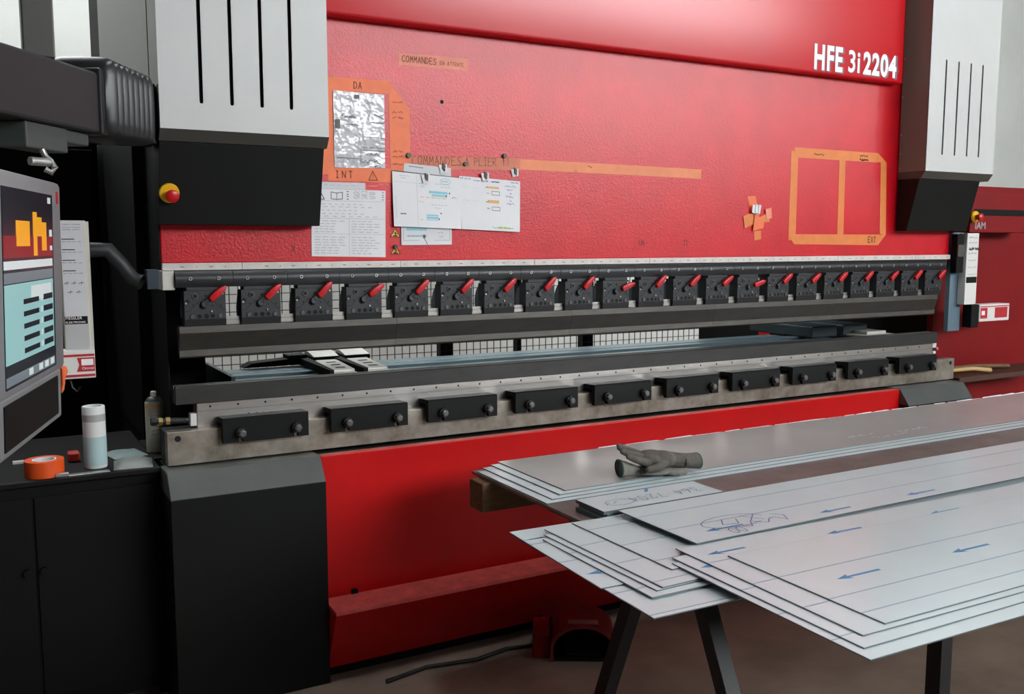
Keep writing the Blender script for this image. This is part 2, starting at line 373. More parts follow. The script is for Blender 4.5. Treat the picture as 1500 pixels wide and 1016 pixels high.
def estop(x, y, z, parent, tilt=.24):
    o = inst('emergency_stop', None, parent, Vector((x, y, z))-WORLD[parent.name], (tilt, 0, 0)); o.empty_display_size = .02
    part('yellow_collar', G().cyl((0, 0, 0), (0, -.008, 0), .034, .032, 28), YELLOW, o, smooth=40, local=True)
    part('red_button', G().cyl((.004, -.008, -.003), (.004, -.024, -.003), .013, n=20).cyl((.004, -.024, -.003), (.004, -.04, -.003), .019, .022, 24).cyl((.004, -.04, -.003), (.004, -.046, -.003), .022, .014, 24), REDGRIP, o, smooth=50, local=True)
estop(-.05, -.0745, 1.812, PB)

# ---- upper clamp bars and punch holders
bar = mesh('clamp_bar', G().prism([(.0, 1.487), (-.004, 1.5), (-.006, 1.515), (-.003, 1.53), (.008, 1.5445), (.0445, 1.5445), (.0445, 1.487)], 'x', 0, .1985), BARBLK, smooth=35)
scr = mesh('socket_screw', G().lathe((0, 0, 0), [(.0035, .0), (.0065, .0), (.0065, .004), (.0035, .004), (.0035, .0)], 14), SILVER)
scr_h = mesh('socket', G().cyl((0, 0, 0), (0, 0, .003), .0036, n=10), HOLE)
PBo = WORLD['press_brake']
for k in range(21):
    x = -.028+.2*k; b = inst('clamp_bar', bar, PB, Vector((x, 0, 0))-PBo)
    for dx in (.05, .148):
        s_ = inst('socket_screw', scr, b, (dx, -.005, 1.518), (PI/2, 0, 0)); inst('screw_socket', scr_h, b, (dx, -.0055, 1.518), (PI/2, 0, 0))
HW = .145
def hole_ring(u, v, r0, r1, hexa=False):
    n = 6 if hexa else 16; g = G(); vs = []
    for i in range(n):
        a = 2*PI*i/n; vs.append((u+r1*math.cos(a), -.0006, v+r1*math.sin(a)))
    m = 12 if hexa else n
    g.prism([(u+r1*math.cos(2*PI*i/n), v+r1*math.sin(2*PI*i/n)) for i in range(n)], 'y', -.004, .002)
    return g
H0, H1 = 1.372, 1.474
hv = lambda t: H1-t*(H1-H0+.006)
m_body = mesh('holder_body', G().box(0, HW, 0, .055, H0, H1).prism([(0, H0), (.004, 1.349), (.05, 1.349), (.055, H0)], 'x', .001, HW-.001).box(.01, HW-.01, .0, .05, H1, 1.487), HOLDER, bevel=.0015)
m_low = mesh('lower_lip', G().prism([(-.0012, H0+.001), (.0025, 1.348), (.02, 1.348), (.02, H0+.001)], 'x', .0, HW), HOLDER_DK)
m_jaw = mesh('rear_jaw', G().prism([(.058, 1.372), (.058, 1.44), (.066, 1.462), (.085, 1.44), (.1, 1.405), (.095, 1.372)], 'x', .004, HW-.004), BLUEPL, bevel=.0015)
gg = G(); groove = [(0, hv(.66)), (.017, hv(.66)), (.05, hv(.36)), (.075, hv(.36))]; gg.ribbon(groove, .0022, frontal(-.0007))
gg.ribbon([(.094, hv(.36)), (.104, hv(.36)), (.132, hv(.64)), (HW, hv(.64))], .0022, frontal(-.0007))
m_groove = mesh('groove', gg, GROOVE, flat=True)
m_nut = mesh('hex_nut', hole_ring(.038, hv(.17), .007, .0115, True), M('nut_grey', rgb(84, 84, 84), .4, metal=.4), bevel=.001)
gh = G()
for u, v, r in ((.038, .17, .007), (.075, .17, .0045), (.011, .34, .0075), (.052, .84, .0075), (.098, .84, .0075), (.076, .84, .0085), (.031, .47, .003), (.098, .5, .003), (.128, .5, .003), (.064, .5, .0125)):  # last disc is the lever hub's shadow, painted black
    yy = -.0046 if (u, v) == (.038, .17) else -.0006
    gh.cyl((u, yy, hv(v)), (u, .001, hv(v)), r, n=14)
m_bores_shadow = mesh('bores_and_hub_shadow', gh, HOLE)
m_bolt = mesh('bolt_head', G().cyl((0, 0, 0), (0, -.004, 0), .0085, .0075, 14), M('bolt_steel', rgb(90, 90, 92), .35, metal=.7), smooth=40)
m_pin = mesh('index_pin', G().cyl((0, 0, 0), (0, -.006, 0), .0035, n=10), SILVER)
m_hub = mesh('lever_hub', G().cyl((0, -.001, 0), (0, -.011, 0), .0125, n=18).prism([(0, .011), (.034, .009), (.034, -.009), (0, -.011)], 'y', -.011, -.005), M('lever_steel', rgb(74, 76, 80), .35, metal=.6), bevel=.0012)
gp = G(); prof = [(.024, -.0105), (.022, .0), (.024, .0105), (.055, .0125), (.082, .0105), (.096, .004), (.0965, -.002), (.084, -.009), (.055, -.0115)]
gp.prism(prof, 'y', -.026, -.008)
m_grip = mesh('lever_grip', gp, REDGRIP, bevel=.004, seg=3, smooth=60)
angles = [40, 42, 46, 36, 45, 44, 43, 45, 44, 20, 42, 40, 34, 16, 38, 36, 38, 40, 38, 40, 38]
for k in range(21):
    h = inst('punch_holder', m_body, PB, Vector((.2*k-.002, 0, 0))-PBo)
    inst('lower_lip', m_low, h); inst('rear_jaw', m_jaw, h); inst('face_groove', m_groove, h); inst('hex_nut', m_nut, h); inst('bores_and_hub_shadow', m_bores_shadow, h)['kind'] = 'stuff'
    for u in (.027, .123): inst('bolt', m_bolt, h, (u, -.0005, hv(.84)))
    for u, v in ((.133, .1), (.094, .68), (.006, .4)): inst('index_pin', m_pin, h, (u, 0, hv(v)))
    a = R(-angles[k]); inst('lever', m_hub, h, (.07, -.002, hv(.43)), (0, a, 0)); inst('lever_grip', m_grip, h, (.07, -.002, hv(.43)), (0, a, 0))

# ---- punches: five clamped segments
pro = [(.004, 1.3475), (.004, 1.324), (.024, 1.262), (.02, 1.255), (.02, 1.236), (.03, 1.233), (.042, 1.255), (.052, 1.324), (.052, 1.3475), (.04, 1.3475), (.04, 1.37), (.02, 1.37), (.02, 1.3475)]
for k in range(5):
    a, b = -.02+.828*k, -.02+.828*(k+1)-.001
    t = thing('punch', ((a+b)/2, .03, 1.233), ('dark steel punch segment at the row end near the spray can', 'second punch segment from the spray can end of the clamp row', 'middle one of the five punch segments in the clamp row',
              'second punch segment from the dark red frame end of the clamp row', 'punch segment at the row end near the dark red frame')[k], 'punch', 'punch segments in the clamp row')
    part('upper_flange', G().prism([(.004, 1.3475), (.004, 1.324), (.052, 1.324), (.052, 1.3475)], 'x', a, b), PUNCH, t)
    part('sloped_body', G().prism([(.004, 1.3238), (.0235, 1.262), (.044, 1.262), (.052, 1.3238)], 'x', a, b), PUNCH_DK, t)
    part('tip', G().prism([(.0195, 1.2618), (.0195, 1.239), (.0265, 1.233), (.034, 1.245), (.043, 1.2618)], 'x', a, b), PUNCH, t)
tang = G().box(-.018, 4.11, .056, .0575, 1.372, 1.385)
for k in range(20):
    x = .2*k+.145
    part('tool_tang', G().box(x+.0005, x+.0525, .016, .05, 1.3485, 1.366).box(x+.0005, x+.0525, .02, .03, 1.366, 1.379), STEEL, PB, bevel=.0015)

# ---- lower table
part('front_plate', G().box(-.086, 4.222, -.05, -.001, .863, .983), STAINED, PB, bevel=.002, label='oil-stained steel front plate')
part('plate_hole', G().cyl((-.05, -.0506, .958), (-.05, -.049, .958), .011), HOLE, PB)
part('plate_hole', G().cyl((4.188, -.0506, .958), (4.188, -.049, .958), .011), HOLE, PB)
part('table_beam', G().box(-.086, 4.222, 0, .09, .5, .978), HOLDER_DK, PB)
dh = part('die_holder', G().box(.028, 4.09, .0, .07, .979, 1.07), STEEL, PB, bevel=.0015)
g = G()
for k in range(41):
    x = .075+.1*k
    if x < 4.07: g.cyl((x, -.0006, 1.056), (x, .001, 1.056), .0042, n=10)
part('screw_holes', g, HOLE, dh, kind='stuff')
part('scribed_line', G().box(.03, 4.088, -.0006, .001, 1.0395, 1.0407), M('scribed_grey', rgb(96, 94, 92), .5, metal=.5), dh)
g = G(); scribble(g, .2, .33, 1.012, .016, .004, frontal(-.0008), 2); scribble(g, .19, .26, .998, .012, .004, frontal(-.0008), 1)
part('stamped_mark', g, FADE_INK if False else M('stamp_grey', rgb(70, 66, 58), .6), dh, flat=True)
part('end_stop', G().box(.004, .026, -.004, .03, .99, 1.035), WHITE, PB, bevel=.002)
part('hydraulic_fitting', G().cyl((-.12, .0, 1.018), (.0, .0, 1.012), .011, n=12).cyl((-.13, .0, 1.0185), (-.112, .0, 1.018), .016, n=6), HOLDER_DK, PB, smooth=40)
for dx in (-.105, -.08): part('fitting_nut', G().cyl((dx, .0, 1.0172), (dx+.014, .0, 1.0165), .014, n=6), BRASS, PB)
part('end_stop', G().box(4.093, 4.125, .0, .03, 1.045, 1.072), WHITE, PB, bevel=.002)
part('end_stop', G().box(4.1, 4.122, .0, .03, 1.01, 1.024), WHITE, PB, bevel=.002)
part('hydraulic_fitting', G().cyl((4.092, .015, 1.034), (4.14, .015, 1.034), .007, n=12), HOLDER_DK, PB, smooth=40)
part('fitting_cap', G().cyl((4.14, .015, 1.034), (4.155, .015, 1.036), .009, n=12), REDINK, PB, smooth=40)
# clamp blocks with bolts
LW, f0, z0, z1 = .312, -.09, .932, 1.022
pts = [(0, z0)]
for c in (.062, .265): pts += [(c-.008, z0), (c-.008, .955), (c+.008, .955), (c+.008, z0)]
pts += [(LW, z0), (LW, z1), (0, z1)]
gl = G()
# front leaf split so that the notches stay open
cx = [0, .054, .070, .257, .273, LW]
for i in range(5): gl.box(cx[i], cx[i+1], f0, f0+.024, .955 if i in (1, 3) else z0, 1.0)
gl.prism([(f0, 1.0), (f0, z1-.004), (f0+.006, z1), (-.004, z1-.004), (-.002, 1.0)], 'x', 0, LW)
gl.box(.02, LW-.02, f0+.024, -.052, .95, 1.0)
m_lug = mesh('clamp_block', gl, BLACKP)
m_boss = mesh('bolt_boss', G().cyl((0, 0, 0), (0, -.016, 0), .019, n=20), HOLDER_DK, smooth=40)
m_lb = mesh('bolt_head', G().cyl((0, -.016, 0), (0, -.03, 0), .0145, n=6).cyl((0, -.03, 0), (0, -.033, 0), .012, .009, 12), M('bolt_grey', rgb(104, 104, 104), .35, metal=.6), bevel=.001)
for k in range(10):
    b = inst('clamp_block', m_lug, PB, Vector((.098+.4*k, 0, 0))-PBo)
    for c in (.062, .265): inst('bolt_boss', m_boss, b, (c, f0, .968)); inst('bolt', m_lb, b, (c, f0, .968), (0, random.uniform(0, 1), 0))
# lower body
part('body_top', G().box(-.09, 4.2, -.128, .1, .80, .8555), DEEP, PB)
part('lower_panel', G().box(.441, 3.66, -.13, -.09, .30, .856), RED, PB, bevel=.003)
part('panel_ledge', G().prism([(-.131, .306), (-.135, .308), (-.268, .30), (-.272, .288), (-.131, .288)], 'x', .441, 3.66), RED_PALE, PB)
part('kick_panel', G().prism([(-.27, .2875), (-.16, .045), (-.131, .045), (-.131, .2875)], 'x', .441, 3.66), RED, PB)
for x in (.56, 1.47, 2.4): part('panel_hook', G().box(x-.012, x+.012, -.142, -.1305, .309, .325), DEEP, PB)
for x in (1.36, 2.1): part('panel_hook', G().box(x-.012, x+.012, -.178, -.166, .046, .07), DEEP, PB)
part('foot_rail', G().box(.3, 3.9, -.13, .3, .0, .044), DEEP, PB)
for x0, x1 in ((-.105, .4395), (3.6615, 4.20)):
    hs = part('housing', G().prism([(-.19, .774), (-.19, .0), (.28, .0), (.28, .774)], 'x', x0, x1), BLACKP, PB, bevel=.002)
    part('sloped_cap', G().prism([(-.13, .858), (-.191, .775), (.0, .775), (.0, .858)], 'x', x0, x1), CHARC, hs, bevel=.003)
# side frames
part('side_frame', G().box(-.08, .165, .5, 1.75, 0, 3.0), DEEP, PB)
part('side_frame', G().box(4.0, 4.25, .5, 1.9, 0, 3.0).box(4.25, 5.1, .5, .56, 0, 1.9), DEEP, PB)
part('frame_skin', G().box(-.041, -.037, .135, .4995, .861, 2.12), DEEP, PB)
part('frame_skin', G().box(-.084, -.0805, .4998, 1.37, .861, 2.12), DEEP, PB)
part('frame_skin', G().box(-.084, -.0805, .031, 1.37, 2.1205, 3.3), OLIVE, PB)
part('rear_crown', G().box(-.078, 4.23, .135, .9, 2.3, 3.2), DEEP, PB)
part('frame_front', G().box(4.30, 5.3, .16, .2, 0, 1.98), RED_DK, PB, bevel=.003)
# machined blue-grey block beside the ram end
part('ram_guide', G().box(-.125, -.0845, -.02, .03, 1.484, 1.552), M('guide_steel', rgb(46, 56, 66), .4, metal=.3), PB, bevel=.002)
g = G().tube([(-.297, .03, 1.62), (-.24, .03, 1.62), (-.2, .03, 1.57), (-.165, .03, 1.52), (-.138, .015, 1.508)], .027, 10)
SENSOR_ARM = g

# ---- back gauge behind the bending line
BG = thing('back_gauge', (2.0, .5, 1.0), 'blue-grey steel back gauge rails with finger stops behind the die', 'back gauge')
for y0, y1, zz, a, b in ((.17, .21, 1.104, .2, 3.4), (.25, .33, 1.100, .22, 3.6), (.40, .47, 1.104, .25, 3.65), (.53, .64, 1.098, .2, 3.7)):
    part('rail', G().box(a, b, y0, y1, 1.05, zz), BLUESTEEL, BG, bevel=.003)
part('end_plate', G().box(.19, .205, .16, .66, 1.03, 1.135), TEALDK, BG)
for x in (.655, .80):
    f_ = part('finger_stop', G().box(x-.055, x+.05, .14, .5, 1.107, 1.117).prism([(x-.05, .2), (x+.045, .2), (x+.085, .55), (x-.01, .55)], 'z', 1.117, 1.128), PALE, BG, bevel=.002)
    part('finger_tower', G().box(x-.015, x+.105, .56, .70, 1.104, 1.14), DEEP, f_, bevel=.002)
    part('tower_cap', G().prism([(.562, 1.1405), (.64, 1.156), (.69, 1.156), (.70, 1.1405)], 'x', x-.012, x+.102), PALE, f_)
    for dy in (.27, .36, .45): part('finger_slot', G().box(x-.02+(dy-.2)*.11, x+.02+(dy-.2)*.11, dy-.012, dy+.012, 1.1278, 1.129), HOLE, f_)
    part('finger_side', G().prism([(x-.075, .16), (x-.057, .16), (x-.017, .7), (x-.06, .7)], 'z', 1.104, 1.134), DEEP, f_)
for x in (3.55, 3.80):
    part('carriage', G().box(x-.1, x+.1, .3, .8, 1.106, 1.17), TEALDK, BG, bevel=.008)
part('carriage_plate', G().box(3.72, 3.98, .16, .42, 1.108, 1.118).box(3.78, 3.94, .2, .36, 1.118, 1.135), PALE, BG, bevel=.002)
part('cable_carrier', G().box(.54, .625, .6, .68, 1.105, 1.15).prism([(.34, 1.105), (.38, 1.125), (.54, 1.135), (.54, 1.105)], 'y', .6, .68), DEEP, BG, bevel=.004)
part('motor_box', G().box(3.72, 3.96, .9, 1.0, 1.02, 1.078), RED, BG, bevel=.004)
part('cross_beam', G().box(.17, 3.99, .66, .86, .85, 1.05), DEEP, BG)

# ---- safety fence behind
FE = thing('safety_fence', (2.2, 1.95, 0), 'dark wire mesh safety fence seen through the bending gap', 'fence')
g = G()
for k in range(80):
    x = .2+.05*k; g.box(x-.0022, x+.0022, 1.95, 1.954, .1, 2.1)
for k in range(41):
    z = .1+.05*k; g.box(.2, 4.2, 1.954, 1.958, z-.0022, z+.0022)
part('wire_mesh', g, MESHM, FE, kind='stuff')
for x, wd in ((.2, .06), (1.96, .085), (2.5, .03), (3.05, .09), (4.2, .06)):
    part('post', G().box(x-wd/2, x+wd/2, 1.9605, 2.02, 0, 2.15), DEEP, FE)

# ---- die
die = solo('bending_die', G().prism([(-.012, 1.0725), (-.012, 1.131), (-.006, 1.135), (.015, 1.135), (.024, 1.122), (.033, 1.135), (.05, 1.135), (.05, 1.0725)], 'x', -.044, 4.115), DIE,
           'long dark steel V-groove die rail lying on the lower table', 'die')

# ================================================================== LEFT: arm, pendant, sensors, bench
cabn = thing('control_cabinet', (-1.5, 1.75, 0), 'tall matt black control cabinet beside the press brake', 'cabinet')
part('body', G().box(-3.2, -.1, 1.5, 2.1, .02, 2.12), DEEP, cabn, bevel=.01)
for a, b in ((-3.18, -1.7), (-1.68, -.12)): part('door', G().box(a, b, 1.485, 1.4995, .08, 2.08), DEEP, cabn, bevel=.003)
ARM = thing('pendant_arm', (-.3, -.5, 1.95), 'black swing arm with ribbed rubber bellows holding the control pendant', 'arm')
A0, A1 = Vector((-.29, -.51, 0)), Vector((-.56, -.88, 0))
ad = (A1-A0).normalized(); an = Vector((ad.y, -ad.x, 0))
def arm_prism(g, t0, t1, w0, w1, zb, zt, base=A0):
    p = [base+ad*t0+an*w0, base+ad*t1+an*w0, base+ad*t1+an*w1, base+ad*t0+an*w1]
    return g.prism([(q.x, q.y) for q in p], 'z', zb, zt)
part('beam', arm_prism(G(), .03, .66, 0, .16, 1.952, 2.12), ARMPAINT, ARM, bevel=.008)
part('coupling', arm_prism(G(), -.03, .028, -.004, .165, 1.948, 2.135), RUBBER, ARM, bevel=.008)
def ring_pts(c, dirv, hw, hz, zc, n=28):
    nn = Vector((dirv.y, -dirv.x, 0)); out = []
    for i in range(n):
        a = 2*PI*i/n; ca, sa = math.cos(a), math.sin(a)
        e = .35
        out.append(c+nn*hw*math.copysign(abs(ca)**e, ca)+Vector((0, 0, zc+hz*math.copysign(abs(sa)**e, sa))))
    return out
C0 = Vector((-.352, -.492, 0)); bd = Vector((-.180, -.115, 0))-C0
bdn = bd.normalized(); NR = 8; n = 28; g = G(); vs = []; rows = NR*4+1
for k in range(rows):
    t = k/(rows-1); ph = k % 4; wob = (-.014, .004, .012, .004)[ph]
    c = C0+bd*t
    vs += ring_pts(c, bdn, .085+wob, .103+wob, 2.055+.018*t, n)
g.add(vs, [(k*n+i, k*n+(i+1) % n, (k+1)*n+(i+1) % n, (k+1)*n+i) for k in range(rows-1) for i in range(n)]+[tuple(range(n)), tuple((rows-1)*n+i for i in range(n))])
part('bellows', g, RUBBER, ARM, smooth=35)
part('wall_flange', G().box(-.29, -.0845, -.11, .02, 1.97, 2.17), RUBBER, ARM, bevel=.01)
part('post', G().box(-.50, -.425, -.70, -.62, 2.1205, 3.2), DKGREY, ARM, bevel=.004)
part('hanger_block', arm_prism(G(), .16, .34, .02, .1, 1.885, 1.951), M('green_grey_block', rgb(70, 78, 76), .5), ARM, bevel=.004)
part('hanger_block', arm_prism(G(), .04, .15, .03, .1, 1.915, 1.9515), M('green_grey_block', rgb(70, 78, 76), .5), ARM, bevel=.004)
part('clip', G().tube([(-.47, -.71, 1.886), (-.462, -.71, 1.868), (-.45, -.715, 1.855), (-.441, -.72, 1.84), (-.45, -.72, 1.826), (-.465, -.72, 1.835)], .008, 8).cyl((-.5, -.74, 1.853), (-.45, -.71, 1.853), .011), SILVER, ARM, smooth=50)
# control pendant
PD = thing('control_pendant', (-.5, -1.2, 1.25), 'grey control pendant with a lit touch screen and black key panel', 'control panel')
po = Vector((-.452, -1.0, 0)); pu = Vector((-.274, -.962, 0)).normalized(); pn = Vector((.962, -.274, 0)).normalized()
def pend(g, a0, a1, zb, zt, d0, d1):
    vs = []
    for z in (zb, zt):
        k = (1.785-z)*.12
        vs += [(*(po+pu*(a+k)+pn*d).xy, z) for a, d in ((a0, d0), (a1, d0), (a1, d1), (a0, d1))]
    return g.add(vs, [(0, 1, 2, 3), (7, 6, 5, 4), (0, 4, 5, 1), (1, 5, 6, 2), (2, 6, 7, 3), (3, 7, 4, 0)])
part('housing', pend(G(), 0, .56, 1.356, 1.785, -.06, 0), PENDANT, PD, bevel=.012, smooth=40)
part('chin', pend(G(), .035, .53, 1.25, 1.362, -.05, -.002), PENDANT, PD, bevel=.006)
scrn = part('screen', pend(G(), .095, .49, 1.375, 1.752, 0, .002), SCREEN_DK, PD)
def sc(a0, a1, zb, zt, m, d=.0026): part('screen_graphic', pend(G(), a0, a1, zb, zt, .0018, d), m, scrn)
sc(.11, .49, 1.618, 1.66, SCREEN_RD); sc(.11, .49, 1.596, 1.612, SCREEN_WH); sc(.11, .49, 1.57, 1.59, SCREEN_GR)
for a, b, c, d in ((.16, .2, 1.63, 1.69), (.2, .24, 1.66, 1.70), (.24, .27, 1.62, 1.71), (.3, .4, 1.64, 1.69)): sc(a, b, c, d, SCREEN_YE, .003)
sc(.115, .14, 1.732, 1.745, SCREEN_WH); sc(.11, .13, 1.66, 1.675, SCREEN_WH, .003); sc(.11, .13, 1.63, 1.64, SCREEN_WH, .003)
sc(.11, .49, 1.42, 1.568, SCREEN_LT); sc(.13, .3, 1.53, 1.56, SCREEN_WH, .003)
for k in range(5):
    sc(.12, .2, 1.43+.024*k, 1.442+.024*k, SCREEN_DK, .0032); sc(.21, .22, 1.43+.024*k, 1.442+.024*k, SCREEN_WH, .0032); sc(.24, .36, 1.43+.024*k, 1.44+.024*k, SCREEN_DK, .0032)
sc(.11, .49, 1.38, 1.398, SCREEN_GR)
for a in (.12, .17, .22, .3): sc(a, a+.03, 1.383, 1.396, SCREEN_WH, .0032)
part('key_panel', pend(G(), .075, .5, 1.264, 1.348, -.002, .0005), BLACKP, PD)
part('badge', pend(G(), .035, .05, 1.735, 1.762, 0, .002), CURTAINRED, PD)
hang = thing('orange_tag', (-.43, -.98, 1.27), 'crumpled orange cloth hanging off the pendant corner', 'cloth')
part('cloth', G().prism([(-.476, 1.352), (-.459, 1.352), (-.455, 1.34), (-.462, 1.325), (-.466, 1.296), (-.472, 1.286), (-.478, 1.31)], 'y', -.992, -.98), TAPE, hang, bevel=.003)
part('fold', G().prism([(-.47, 1.35), (-.462, 1.345), (-.464, 1.31), (-.471, 1.30)], 'y', -.998, -.9922), TAPE, hang, bevel=.002)
# light curtain, left
LC = thing('light_curtain', (-.35, .03, 1.15), 'white light curtain column with printed label and red striped box beside the pendant', 'sensor')
part('sensor_arm', SENSOR_ARM, M('arm_dark_grey', rgb(34, 37, 39), .5), LC, smooth=50)
col = part('column', G().box(-.388, -.309, .0, .05, 1.27, 1.718), LABELC, LC, bevel=.002)
part('column_edge', G().box(-.3085, -.299, .005, .05, 1.2, 1.715), PALE, LC)
part('upper_label', G().box(-.386, -.315, -.0008, .001, 1.40, 1.716), PAPER2, col)
part('lower_cover', G().box(-.386, -.314, -.0008, .001, 1.275, 1.372), M('pale_grey_plastic', rgb(176, 176, 176), .5), col)
g = G()
for z in (1.705, 1.695, 1.688): scribble(g, -.38, -.322, z, .003, .0008, frontal(-.0012), 2)
for z in (1.655, 1.62, 1.585, 1.55):
    g.box(-.384, -.345, -.0014, -.001, z, z+.003); scribble(g, -.384, -.32, z-.007, .003, .0008, frontal(-.0012), 4)
for x, z in ((-.375, 1.51), (-.352, 1.51), (-.33, 1.51), (-.365, 1.48), (-.34, 1.48)):
    g.ribbon([(x-.008, z-.002), (x, z+.002), (x+.007, z+.001)], .0018, frontal(-.0012)); g.ribbon([(x, z-.006), (x+.002, z+.006)], .0012, frontal(-.0012))
part('label_print', g, INK, col, flat=True)
br = part('name_plate', G().box(-.386, -.316, -.001, .001, 1.373, 1.399), DEEP, col)
part('name_plate_lettering', font_text('FIESSLER', .0135, -.0013, -.3845, 1.389, 1.02), WHITE_LET, br, flat=True)
part('name_plate_lettering', font_text('ELEKTRONIK', .0095, -.0013, -.3845, 1.376, 1.12), WHITE_LET, br, flat=True)
bx = part('receiver_box', G().box(-.42, -.302, -.03, .04, 1.192, 1.288), WHITE, LC, bevel=.003)
for z in (1.266, 1.198): part('red_stripe', G().box(-.418, -.304, -.0308, -.029, z, z+.008), CURTAINRED, bx)
part('red_panel', G().prism([(-.36, 1.215), (-.352, 1.238), (-.358, 1.262), (-.304, 1.262), (-.304, 1.215)], 'y', -.0308, -.029), CURTAINRED, bx)
part('white_window', G().box(-.345, -.308, -.0314, -.03, 1.236, 1.257), WHITE_LET, bx)
part('box_lettering', font_text('Omron', .013, -.0316, -.344, 1.222, .95), WHITE_LET, bx, flat=True)
part('cable', G().tube([(-.38, .0, 1.192), (-.375, -.005, 1.16), (-.36, 0, 1.145), (-.35, .0, 1.16)], .004, 6), RUBBER, LC)
# right light curtain
RC = thing('light_curtain', (4.35, .03, 1.12), 'white light curtain column on a blue-grey bar before the dark red frame', 'sensor')
part('mount_bar', G().box(4.245, 4.352, .02, .05, 1.13, 1.70), BLUEPL, RC, bevel=.003)
part('clamp', G().box(4.237, 4.30, -.02, .019, 1.47, 1.69), DEEP, RC, bevel=.003)
part('clamp_block', G().box(4.2345, 4.29, -.03, -.0205, 1.56, 1.63), DKGREY, RC, bevel=.003)
c2 = part('column', G().box(4.312, 4.418, -.03, .019, 1.285, 1.695), WHITE, RC, bevel=.003)
g = G()
for z in (1.67, 1.64, 1.61, 1.58, 1.54, 1.50, 1.46): scribble(g, 4.325, 4.405, z, .008, .0025, frontal(-.031), 3)
part('label_print', g, GREYINK, c2, flat=True)
g = G(); scribble(g, 4.33, 4.44, 1.607, .016, .006, frontal(-.0312), 2); part('label_print', g, INK, c2, flat=True)
part('name_plate', G().box(4.318, 4.412, -.0312, -.0295, 1.41, 1.445), DEEP, c2)
part('connector', G().box(4.37, 4.438, -.04, .019, 1.15, 1.284), DEEP, RC, bevel=.004)
b2 = part('receiver_box', G().box(4.4385, 4.72, -.045, .03, 1.182, 1.282), WHITE, RC, bevel=.004)
part('red_panel', G().box(4.445, 4.51, -.0458, -.044, 1.20, 1.262), CURTAINRED, b2)
part('red_stripe', G().box(4.445, 4.715, -.0458, -.044, 1.266, 1.272), CURTAINRED, b2)
part('white_window', G().box(4.455, 4.485, -.0464, -.045, 1.22, 1.245), WHITE_LET, b2)
part('red_panel', G().box(4.58, 4.7, -.0458, -.044, 1.20, 1.262), CURTAINRED, b2)
# red control box with second stop button
CB = thing('control_box', (4.6, .1, 1.7), 'dark red control box with a yellow collared stop button and grey lettering', 'control box')
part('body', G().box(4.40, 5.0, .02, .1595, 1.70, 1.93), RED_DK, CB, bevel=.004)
part('black_strip', G().box(4.43, 4.98, .016, .0195, 1.80, 1.835), DEEP, CB)
part('bracket', G().box(4.36, 4.3995, .03, .1, 1.76, 1.86), DEEP, CB)
part('lettering', font_text('IAM', .055, .0192, 4.445, 1.722, 1.05, .002), M('grey_letters', rgb(150, 140, 140), .5), CB, flat=True)
estop(4.41, .0, 1.79, CB, 0)
part('button_stub', G().cyl((4.41, .0195, 1.79), (4.41, .0, 1.79), .02), DEEP, CB)

# bench with small things on it
BN = thing('side_bench', (-.5, .35, 0), 'low black bench with a cluttered top beside the press brake', 'bench')
part('top', G().box(-.95, -.108, -.03, .72, .84, .86).box(-.108, -.046, .12, .49, .84, .86), M('dirty_black_top', rgb(17, 15, 14), .6, spec=.2, var=.4, vscale=9), BN, bevel=.004)
part('front_panel', G().box(-.93, -.115, -.01, .0, .05, .8395), DEEP, BN)
part('door', G().box(-.9, -.52, -.018, -.0105, .1, .8), DEEP, BN, bevel=.003)
part('door', G().box(-.51, -.13, -.018, -.0105, .1, .8), DEEP, BN, bevel=.003)
for x in (-.54, -.49): part('knob', G().cyl((x, -.0185, .55), (x, -.035, .55), .012), DEEP, BN, smooth=40)
for x in (-.93, -.13):
    for y in (.04, .66): part('leg', G().box(x-.0, x+.03, y, y+.03, 0, .8395), DEEP, BN)
part('back_board', G().box(-.93, -.115, .70, .715, .05, .8395), DEEP, BN)
rt_ = thing('tape_roll', (-.47, .045, .8605), 'bright orange roll of adhesive tape lying flat on the black bench', 'tape')
part('tape', G().lathe((-.47, .045, .8605), [(.038, 0), (.062, 0), (.062, .054), (.038, .054), (.038, 0)], 36), ORANGE, rt_, smooth=40)
part('core', G().lathe((-.47, .045, .8605), [(.034, .0005), (.0378, .0005), (.0378, .0545), (.034, .0545), (.034, .0005)], 36), PAPER, rt_, smooth=40)
pr = thing('paper_roll', (-.305, .085, .8605), 'white upright paper roll with a grey band near its top', 'roll')
part('roll', G().lathe((-.305, .085, .8605), [(.0, .0), (.036, .0), (.0375, .004), (.0375, .214), (.0355, .2175), (.028, .2175), (.028, .19), (0, .19)], 32), ROLLW, pr, smooth=40)
part('grey_band', G().lathe((-.305, .085, .8605), [(.0376, .165), (.0379, .165), (.0379, .19), (.0376, .19)], 32), ROLLG, pr, smooth=60)
part('blue_band', G().lathe((-.305, .085, .8605), [(.0376, .01), (.0381, .01), (.0381, .112), (.0376, .112)], 32), ROLLB, pr, smooth=60)
sp = thing('spray_can', (-.062, .2, .8605), 'cream spray can with a bright cap standing at the bench end', 'spray can')
SPX = (-.080, .25, .8605)
sp.location = SPX; WORLD[sp.name] = Vector(SPX)
part('body', G().lathe(SPX, [(0, 0), (.031, 0), (.0325, .004), (.0325, .185), (.03, .192), (0, .192)], 28), LABELC, sp, smooth=40)
part('orange_band', G().lathe(SPX, [(.0326, .168), (.0329, .168), (.0329, .18), (.0326, .18)], 28), HIORANGE, sp)
part('shoulder', G().lathe(SPX, [(.030, .1925), (.022, .205), (.014, .209), (0, .209)], 28), DKGREY, sp, smooth=40)
part('cap', G().lathe(SPX, [(0, .2092), (.012, .2092), (.011, .226), (.008, .229), (0, .229)], 18), WHITE, sp, smooth=40)
g = G()
